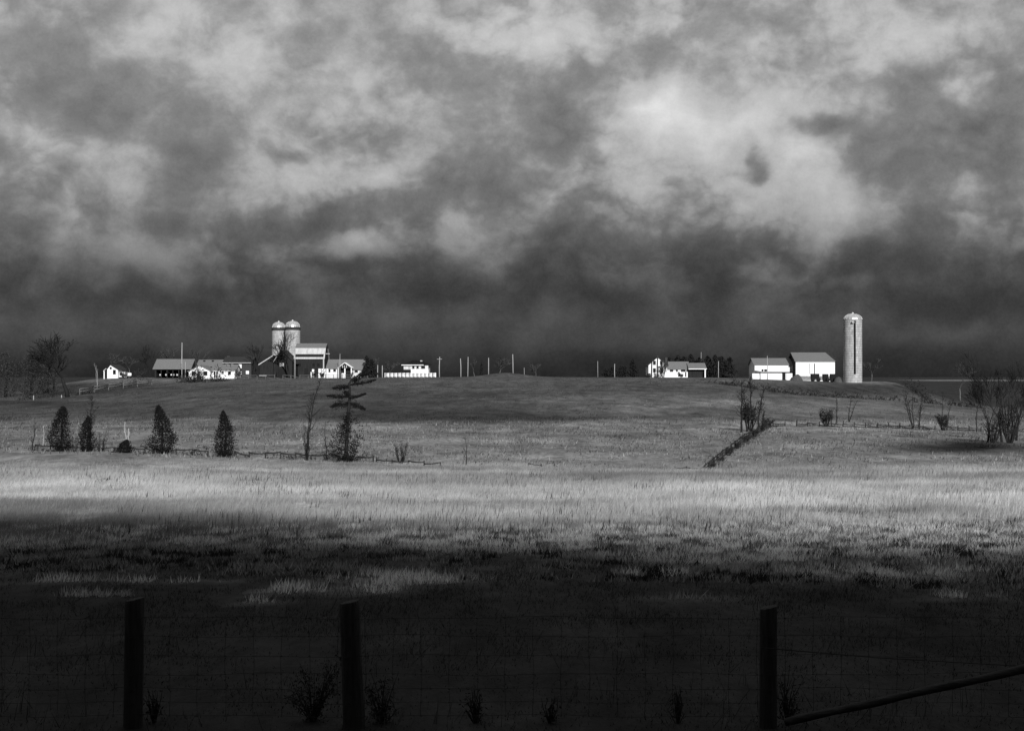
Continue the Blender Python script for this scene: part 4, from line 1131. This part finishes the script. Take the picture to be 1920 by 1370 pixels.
def crooked_pine():
    d = 113; x, y, z = at(648, d)
    t = thing('crooked_pine', 'crooked wind-flagged pine with four dark tiers of branches above a bushy lower crown', 'pine tree', (x, y, z))
    def L_(px, row, dy=0.0): return Vector(((px - 648) * d / F, dy, ztop(row, d) - z))
    tk = [L_(648, 869), L_(650, 830), L_(652, 790), L_(655, 755), L_(656, 728), L_(654, 720), L_(660, 710), L_(672, 703), L_(688, 697)]
    MB().tube([tk[0] - Vector((0, 0, .2))] + tk, [.20, .19, .16, .14, .12, .095, .085, .075, .05, .02], 6).build('trunk', M['bark'], t)
    arms = [((655, 726), (640, 726), (624, 728), .14), ((656, 722), (682, 718), (705, 712), .12), ((655, 744), (634, 744), (614, 742), .13),
            ((656, 746), (668, 744), (686, 738), .07), ((655, 757), (636, 758), (619, 763), .22), ((656, 757), (670, 761), (686, 768), .16),
            ((656, 741), (650, 738), (646, 734), .08)]
    for k, (a_, b_, c_, th) in enumerate(arms):
        dy = random.uniform(-.3, .3)
        p_ = [L_(*a_), L_(*b_, dy * .5), L_(*c_, dy)]
        br = MB().tube(p_, [.05, .035, .012], 5).build('branch', M['bark'], t)
        n = 700; f = rng.uniform(.05, 1, n); C = np.empty((n, 3))
        for j in range(n):
            q_ = p_[0].lerp(p_[1], f[j] * 2) if f[j] < .5 else p_[1].lerp(p_[2], f[j] * 2 - 1)
            C[j] = q_
        s_ = np.sin(np.clip(f * 1.05, 0, 1) * math.pi) * .75 + .25
        C += rng.normal(0, 1, (n, 3)) * np.stack([s_ * .12, s_ * .32, s_ * th * (.35 + .8 * vnoise(f * 9, f * 0 + k, 4))], 1) + np.array([0, 0, .02])
        leaf_cloud('needles', C, rng.uniform(.08, .24, n), M['needle'], br, up=.3, aspect=.25)
    for k in range(26):
        u = random.uniform(.15, .8); b0 = tk[1].lerp(tk[5], u); sg = random.choice((-1, 1)); ln = random.uniform(.25, .8)
        MB().tube([b0, b0 + Vector((sg * ln * .6, random.uniform(-.3, .3), .04)), b0 + Vector((sg * ln, random.uniform(-.4, .4), random.uniform(-.15, .2)))], [.03, .02, .008], 3, caps=False).build('dead_branch', M['twig'], t)
    tp = np.array([tuple(tk[5].lerp(tk[8], u)) for u in rng.uniform(.25, 1.0, 500)]) + rng.normal(0, 1, (500, 3)) * np.array([.10, .2, .12])
    leaf_cloud('top_needles', tp, rng.uniform(.10, .2, 500), M['needle'], t)
    n = 4600
    C = cone_points(n, 4.1, 1.55, 6, power=.42, lump=.7, belly=.45)
    gap = fbm(C[:, 0] * 1.8 + 5, C[:, 2] * 1.8, 83, 3) + rng.uniform(-.1, .1, n)
    C = C[gap > .42]; C[:, 0] += .12
    leaf_cloud('lower_crown', C, rng.uniform(.09, .2, len(C)), M['needle'], t, up=.3)
    for k in range(22):
        hh = random.uniform(.5, 3.4); a_ = random.uniform(0, 6.28); r_ = random.uniform(.7, 1.6) * (1 - hh / 5)
        MB().tube([(.03 * hh, 0, hh), (r_ * math.cos(a_), r_ * math.sin(a_), hh + random.uniform(-.2, .5))], [.03, .008], 3, caps=False).build('dead_branch', M['twig'], t)


crooked_pine()
for k, (px, d, top, half) in enumerate([(1336, 112, 866, 9), (1352, 121, 856, 8), (1366, 130, 838, 11), (1383, 141, 826, 8), (1398, 151, 812, 12), (1415, 163, 803, 9), (1430, 175, 790, 10)]):
    shrub('shrub', 'dark spiky shrub rooted in the overgrown diagonal rail fence', px, d, top, half, 120 + k, 24, 260, size=.10, group='shrubs in the diagonal fence')
# right-hand saplings
G2 = 'bare saplings at the corner of the right meadow'
for k, (px, d, top, ln, lab) in enumerate([(1390, 172, 712, -.02, 'leftmost tall bare stem of the sapling clump, forking near its top'), (1408, 176, 706, .02, 'tall middle bare stem of the sapling clump'),
                                           (1421, 180, 722, .12, 'bare stem leaning right at the edge of the sapling clump'), (1400, 174, 735, -.04, 'short bare stem in the middle of the sapling clump'),
                                           (1428, 184, 770, .1, 'lowest bare stem at the right foot of the sapling clump')]):
    whip_tree('sapling', lab, px, d, top, 40 + k, 1, ln * 1.2, dens=36, r0=.15, rmin=.034, reach=.26, group=G2)
shrub('shrub', 'dense dark thicket around the feet of the sapling clump', 1406, 175, 752, 21, 41, 34, 900, size=.16)
shrub('shrub', 'low dark thicket right of the sapling clump on the fence corner', 1438, 186, 785, 15, 42, 20, 400, size=.14)
whip_tree('sapling', 'thin bare sapling leaning right, alone left of the dark bush in the right meadow', 1566, 194, 733, 51, 1, .05, dens=12, r0=.08, rmin=.022, reach=.18)
whip_tree('sapling', 'thin forked bare sapling right of the dark bush in the right meadow', 1592, 200, 738, 52, 2, .14, dens=12, r0=.08, rmin=.022, reach=.25)
shrub('shrub', 'rounded dark bush on the fence of the right meadow', 1549, 188, 762, 17, 43, 30, 700, size=.12)
for k, (px, top, lab) in enumerate([(1711, 722, 'taller of the two bare saplings near the middle of the right fence'), (1722, 735, 'slimmer bare sapling right beside the taller one on the right fence')]):
    whip_tree('sapling', lab, px, 187, top, 60 + k, 3 - k, .05 * (k * 2 - 1), dens=18, r0=.08, rmin=.022, reach=.25)
shrub('shrub', 'dark round bush with two thin stems on the right fence', 1769, 186, 772, 16, 44, 30, 700, size=.12)
whip_tree('sapling', 'thin bare stem rising left out of the dark round bush on the right fence', 1765, 187, 733, 62, 1, -.02, dens=10, r0=.06, rmin=.02, reach=.2)
whip_tree('sapling', 'thin bare stem leaning right above the dark round bush on the right fence', 1776, 187.5, 743, 63, 1, .1, dens=10, r0=.06, rmin=.02, reach=.2)
whip_tree('sapling', 'thin upright dead stem left of the thicket at the right frame edge', 1830, 184, 757, 64, 1, .0, dens=22, r0=.09, rmin=.022, reach=.16)
G3 = 'bare trees at the right frame edge'
for k, (px, d, top, sp, lab) in enumerate([(1852, 150, 690, .42, 'slimmest bare tree of the thicket at the right frame edge'), (1878, 152, 655, .5, 'tallest dark bare tree of the thicket at the right frame edge'),
                                           (1905, 156, 675, .55, 'outermost bare tree at the right frame edge')]):
    bare_tree('bare_tree', lab, px, d, top, 70 + k, sp, .8, 5, .32, .17, .020, group=G3)
for k, (px, top, half, lab) in enumerate([(1862, 772, 22, 'dark twiggy thicket below the slimmest tree at the right frame edge'), (1893, 735, 30, 'dense dark thicket below the outermost trees at the right frame edge')]):
    shrub('shrub', lab, px, 149, top, half, 80 + k, 40, 450, size=.11)
shrub('shrub', 'low dark thicket along the shadowy bank at the right frame edge', 1850, 140, 828, 34, 86, 40, 300, size=.12)

# ------------------------------------------------------------------ far trees
bare_tree('bare_tree', 'biggest spreading bare tree, beside the white gatepost at the far left', 127, 308, 620, 5, .92, .25, 5, .30, .50, .050)
bare_tree('bare_tree', 'slender bare tree left of the biggest spreading tree', 100, 320, 645, 94, .55, .6, 5, .25, .26, .04)
conifer('dark_tree', 'dense dark rounded tree at the left frame edge', 58, 345, 664, 26, 7, 2000, .40, True, mat='far_foliage', power=.32, cat='tree')
conifer('dark_tree', 'lower dark rounded tree right of the one at the left frame edge', 90, 352, 684, 17, 8, 900, .40, True, mat='far_foliage', power=.35, cat='tree')
conifer('dark_tree', 'dark tree cut by the left frame edge', 10, 345, 660, 28, 9, 2000, .40, True, mat='far_foliage', power=.4, cat='tree')
bare_tree('birch', 'thin pale birch trunk left of the white cottage', 182, 345, 680, 91, .2, .9, 2, .75, .13, .04, bark='bark_pale', cat='birch')
for k, (px, d, top, sp, lab) in enumerate([
        (206, 424, 662, .5, 'faint bare tree behind the roof of the white cottage'), (244, 432, 668, .6, 'faint bushy bare tree right behind the white cottage'),
        (268, 420, 645, .42, 'tall faint bare tree midway between the cottage and the open shed'), (281, 425, 655, .4, 'faint bare tree just left of the open shed roof'),
        (312, 430, 648, .35, 'bare tree rising behind the open shed roof'), (326, 432, 652, .4, 'bare tree behind the open shed, nearest the tall pole'),
        (372, 432, 652, .5, 'bare tree behind the farm shed roof'), (476, 408, 640, .5, 'tall forked bare tree between the brick house and the dark shed'),
        (519, 407, 640, .45, 'bare tree in front of the left twin silo'), (541, 406, 622, .5, 'tall bare tree spreading across the twin silos'),
        (700, 425, 668, .5, 'faint bare tree right of the dark evergreen bush'), (731, 462, 675, .6, 'faint bare tree left of the hip-roofed house'),
        (890, 444, 672, .5, 'small bare tree on the crest between two pale poles'), (936, 448, 668, .6, 'faint bare tree behind the grassy bank'),
        (1005, 450, 680, .7, 'low faint bare tree right of the grassy bank'), (1245, 417, 676, .6, 'small dark bare tree in front of the gabled house'),
        (1634, 440, 672, .6, 'faint bare tree just right of the big silo'), (1800, 470, 677, .75, 'faint spreading bare tree in the low ground at the right')]):
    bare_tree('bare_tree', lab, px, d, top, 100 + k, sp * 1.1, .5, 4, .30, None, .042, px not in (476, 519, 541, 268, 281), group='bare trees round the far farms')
for k, (px, d, top, half, lab) in enumerate([(232, 408, 697, 9, 'scrubby grey bush at the right wall of the white cottage'), (262, 409, 692, 14, 'wide grey thicket between the white tank and the open shed'),
        (372, 398, 690, 11, 'bare bush hiding the front gable of the low white farmhouse'), (447, 400, 692, 8, 'small bare bush between the low farmhouse and the brick house'),
        (590, 405, 696, 8, 'dark bush in front of the left whitewashed panels'), (604, 404, 698, 6, 'small dark bush below the corner of the gambrel barn'), (657, 408, 697, 7, 'grey bush at the right of the bungalow porch steps'),
        (1243, 415, 683, 10, 'bare bush against the gable wall of the white two-storey house'), (1277, 415, 699, 5, 'small dark bush under the wing windows of the gabled house'), (1372, 420, 699, 14, 'low grey scrub right of the spruce row')]):
    shrub('shrub', lab, px, d, top, half, 140 + k, 26, 220, True, size=.10)
conifer('evergreen', 'dark conical evergreen at the right end of the bungalow', 690, 411, 668, 16, 11, 1100, .7, True, power=.75, tops=2)
conifer('evergreen', 'small narrow evergreen between the two close poles and the bank', 903, 452, 680, 5, 12, 300, .5, True)
conifer('evergreen', 'dark narrow spruce left of the gabled house', 1187, 432, 674, 10, 13, 700, .6, True, power=.6)
for k, (px, top, half, lab) in enumerate([(1139, 692, 9, 'left lower one of the dark bushes on the crest'), (1150, 688, 9, 'right higher one of the dark bushes on the crest'), (1168, 686, 12, 'faint wide dark bush right of the two on the crest')]):
    conifer('evergreen_bush', lab, px, 424 + 3 * k, top, half, 14 + k, 500, .6, True, power=.3, cat='bush')
ROW = [(1256, 671, 'first'), (1270, 667, 'second'), (1284, 669, 'third'), (1297, 665, 'fourth'), (1312, 671, 'fifth'), (1326, 668, 'sixth'), (1342, 666, 'seventh'), (1352, 668, 'eighth'), (1367, 670, 'last')]
for k, (px, top, nm) in enumerate(ROW):
    conifer('spruce', f'{nm} dark spruce from the left in the row behind the gabled house and garage', px, 440 + 3 * (k % 2), top, 13, 30 + k, 700, .7, True, group='spruces behind the gabled house', power=.5)
conifer('evergreen_bush', 'small dark bush in front of the foot of the gabled house', 1216, 415, 700, 5, 50, 200, .4, True, power=.3, cat='bush')

# ------------------------------------------------------------------ near wire fence
posts = []
for px, top, wpx, lean, lab in [(254, 1122, 35, .012, 'leftmost thick dark fence post in the foreground'), (656, 1127, 38, -.035, 'middle dark fence post, leaning slightly, weeds round its foot'),
                                (1441, 1137, 33, .006, 'right dark fence post, with the loose wire tied to it')]:
    d = 15.3; x = (px - CX) * d / F; z = float(H(x, d)); h_ = ztop(top, d) - z; r_ = wpx / 2 * d / F
    m = MB(); n = 18; prof = [(1.06, -.4), (1.05, 0.0), (1.02, h_ * .35), (.99, h_ * .7), (.98, h_ - .03), (.93, h_), (.5, h_ + .008), (.02, h_ + .004)]
    m.lathe(prof, n)
    m.v = [((vx * r_ * (1 + .20 * (vnoise(math.atan2(vy, vx) * 3, vz * .8, int(px)) - .5))) + lean * (h_ - vz) * -1.0, vy * r_, vz + (.022 * vx if vz > h_ - .05 else 0)) for vx, vy, vz in m.v]
    for k in range(len(m.sm)): m.sm[k] = k < n * 4
    t = thing('fence_post', lab, 'fence post', (x, d, z), 'wooden posts of the near fence')
    m.build('stake', M['post'], t)
    sp = MB()
    for row in (1191, 1228, 1262, 1290, 1315):
        zz = ztop(row, d) - z; sp.tube([(-.03, -r_ * 1.03, zz), (0, -r_ * 1.14, zz + .012), (.03, -r_ * 1.03, zz)], [.004] * 3, 4)
    sp.build('staple', M['wire'], t)
dW = 15.16
x0, x1 = -7.2, 7.2
t = thing('wire_fence', 'square-mesh wire fence stretched between the foreground posts', 'fence', (0, dW, float(H(0, dW))))
zg = float(H(0, dW)); RW = (1157, 1191, 1228, 1262, 1290, 1315, 1340)
for row in RW:
    zz = ztop(row, dW) - zg
    pts = [(x_, 0, zz + .012 * math.sin(x_ * 1.7 + row) + .008 * math.sin(x_ * 4.1)) for x_ in np.linspace(x0, x1, 60)]
    MB().tube(pts, [.0025] * 60, 4).build('line_wire', M['wire'], t)
kn = MB()
for k in range(47):
    x_ = x0 + .1 + k * .3055
    zt_, zb_ = ztop(RW[0], dW) - zg, ztop(RW[-1], dW) - zg
    pts = [(x_ + .008 * math.sin(k * 3 + q_), .004, zt_ + (zb_ - zt_) * q_ / 8) for q_ in range(9)]
    MB().tube(pts, [.0022] * 9, 4).build('stay_wire', M['wire'], t)
    for row in RW:
        zz = ztop(row, dW) - zg; kn.tube([(x_ - .012, -.004, zz), (x_, -.007, zz), (x_ + .012, -.004, zz)], [.0045] * 3, 4)
kn.build('knots', M['wire'], t)
p_ = [(px - CX) * 14.9 / F for px in (1428, 1640, 1990)]
o = MB().tube([(p_[0], 14.95, ztop(1213, 14.95)), (p_[1], 14.9, ztop(1231, 14.9)), (p_[2], 14.85, ztop(1252, 14.85))], [.006, .005, .005], 4)
tag(o.build('loose_wire', M['wire'], None), 'loose straight wire slanting from the right foreground post to the frame edge', 'wire')
m = MB(); A_, B_ = Vector(((1470 - CX) * 14.6 / F, 14.6, ztop(1352, 14.6))), Vector(((2010 - CX) * 14.2 / F, 14.2, ztop(1232, 14.2)))
pts = [A_.lerp(B_, k / 12) + Vector((0, 0, .004 * math.sin(k * 1.3))) for k in range(13)]
m.tube(pts, [.042 + .004 * math.sin(k * 2.1) for k in range(13)], 9)
tag(m.build('brace_rail', M['rail_near'], None), 'weathered pole rail slanting up to the lower right corner', 'rail')


def weed(label, px, d, top, half, seed, n=240):
    x, y, z = at(px, d); h_ = ztop(top, d) - z; r_ = half * d / F
    rnd = random.Random(seed); t = thing('weed_plant', label, 'weed', (x, y, z), 'weeds along the near fence')
    st = MB(); pts = []
    for k in range(20):
        a_ = rnd.uniform(0, 6.28); e = math.sqrt(rnd.random()); tip = Vector((r_ * e * math.cos(a_), r_ * .5 * e * math.sin(a_), h_ * rnd.uniform(.25, 1)))
        st.tube([(0, 0, -.05), tip * .5 + Vector((rnd.gauss(0, .03), 0, .03)), tip], [.007, .005, .002], 4, caps=False)
        pts += [tip * rnd.uniform(.08, 1.0) ** .8 for _ in range(8)]
    st.build('stems', M['weed'], t)
    C = np.array([tuple(pts[rnd.randrange(len(pts))]) for _ in range(n)]) + rng.normal(0, .045, (n, 3)); C[:, 2] = np.clip(C[:, 2], .02, None)
    leaf_cloud('leaves', C, rng.uniform(.02, .06, n), M['weed'], t, up=.3, aspect=.3)


weed('widest bushy dark weed left of the middle foreground post', 588, 15.6, 1238, 55, 1, 1500)
weed('leafy dark weed at the right foot of the middle foreground post', 716, 15.5, 1255, 34, 2, 700)
weed('left one of two small dark weeds between the middle and right foreground posts', 893, 15.5, 1283, 24, 3)
weed('right one of two small dark weeds between the middle and right foreground posts', 1032, 15.5, 1300, 20, 4, 180)
weed('upright thin dark weed left of the right foreground post', 1270, 15.5, 1283, 9, 5, 120)
weed('dark weed close at the right side of the right foreground post', 1475, 15.5, 1255, 22, 6)
weed('low dark weed right of the leftmost foreground post', 290, 15.5, 1290, 22, 7, 160)
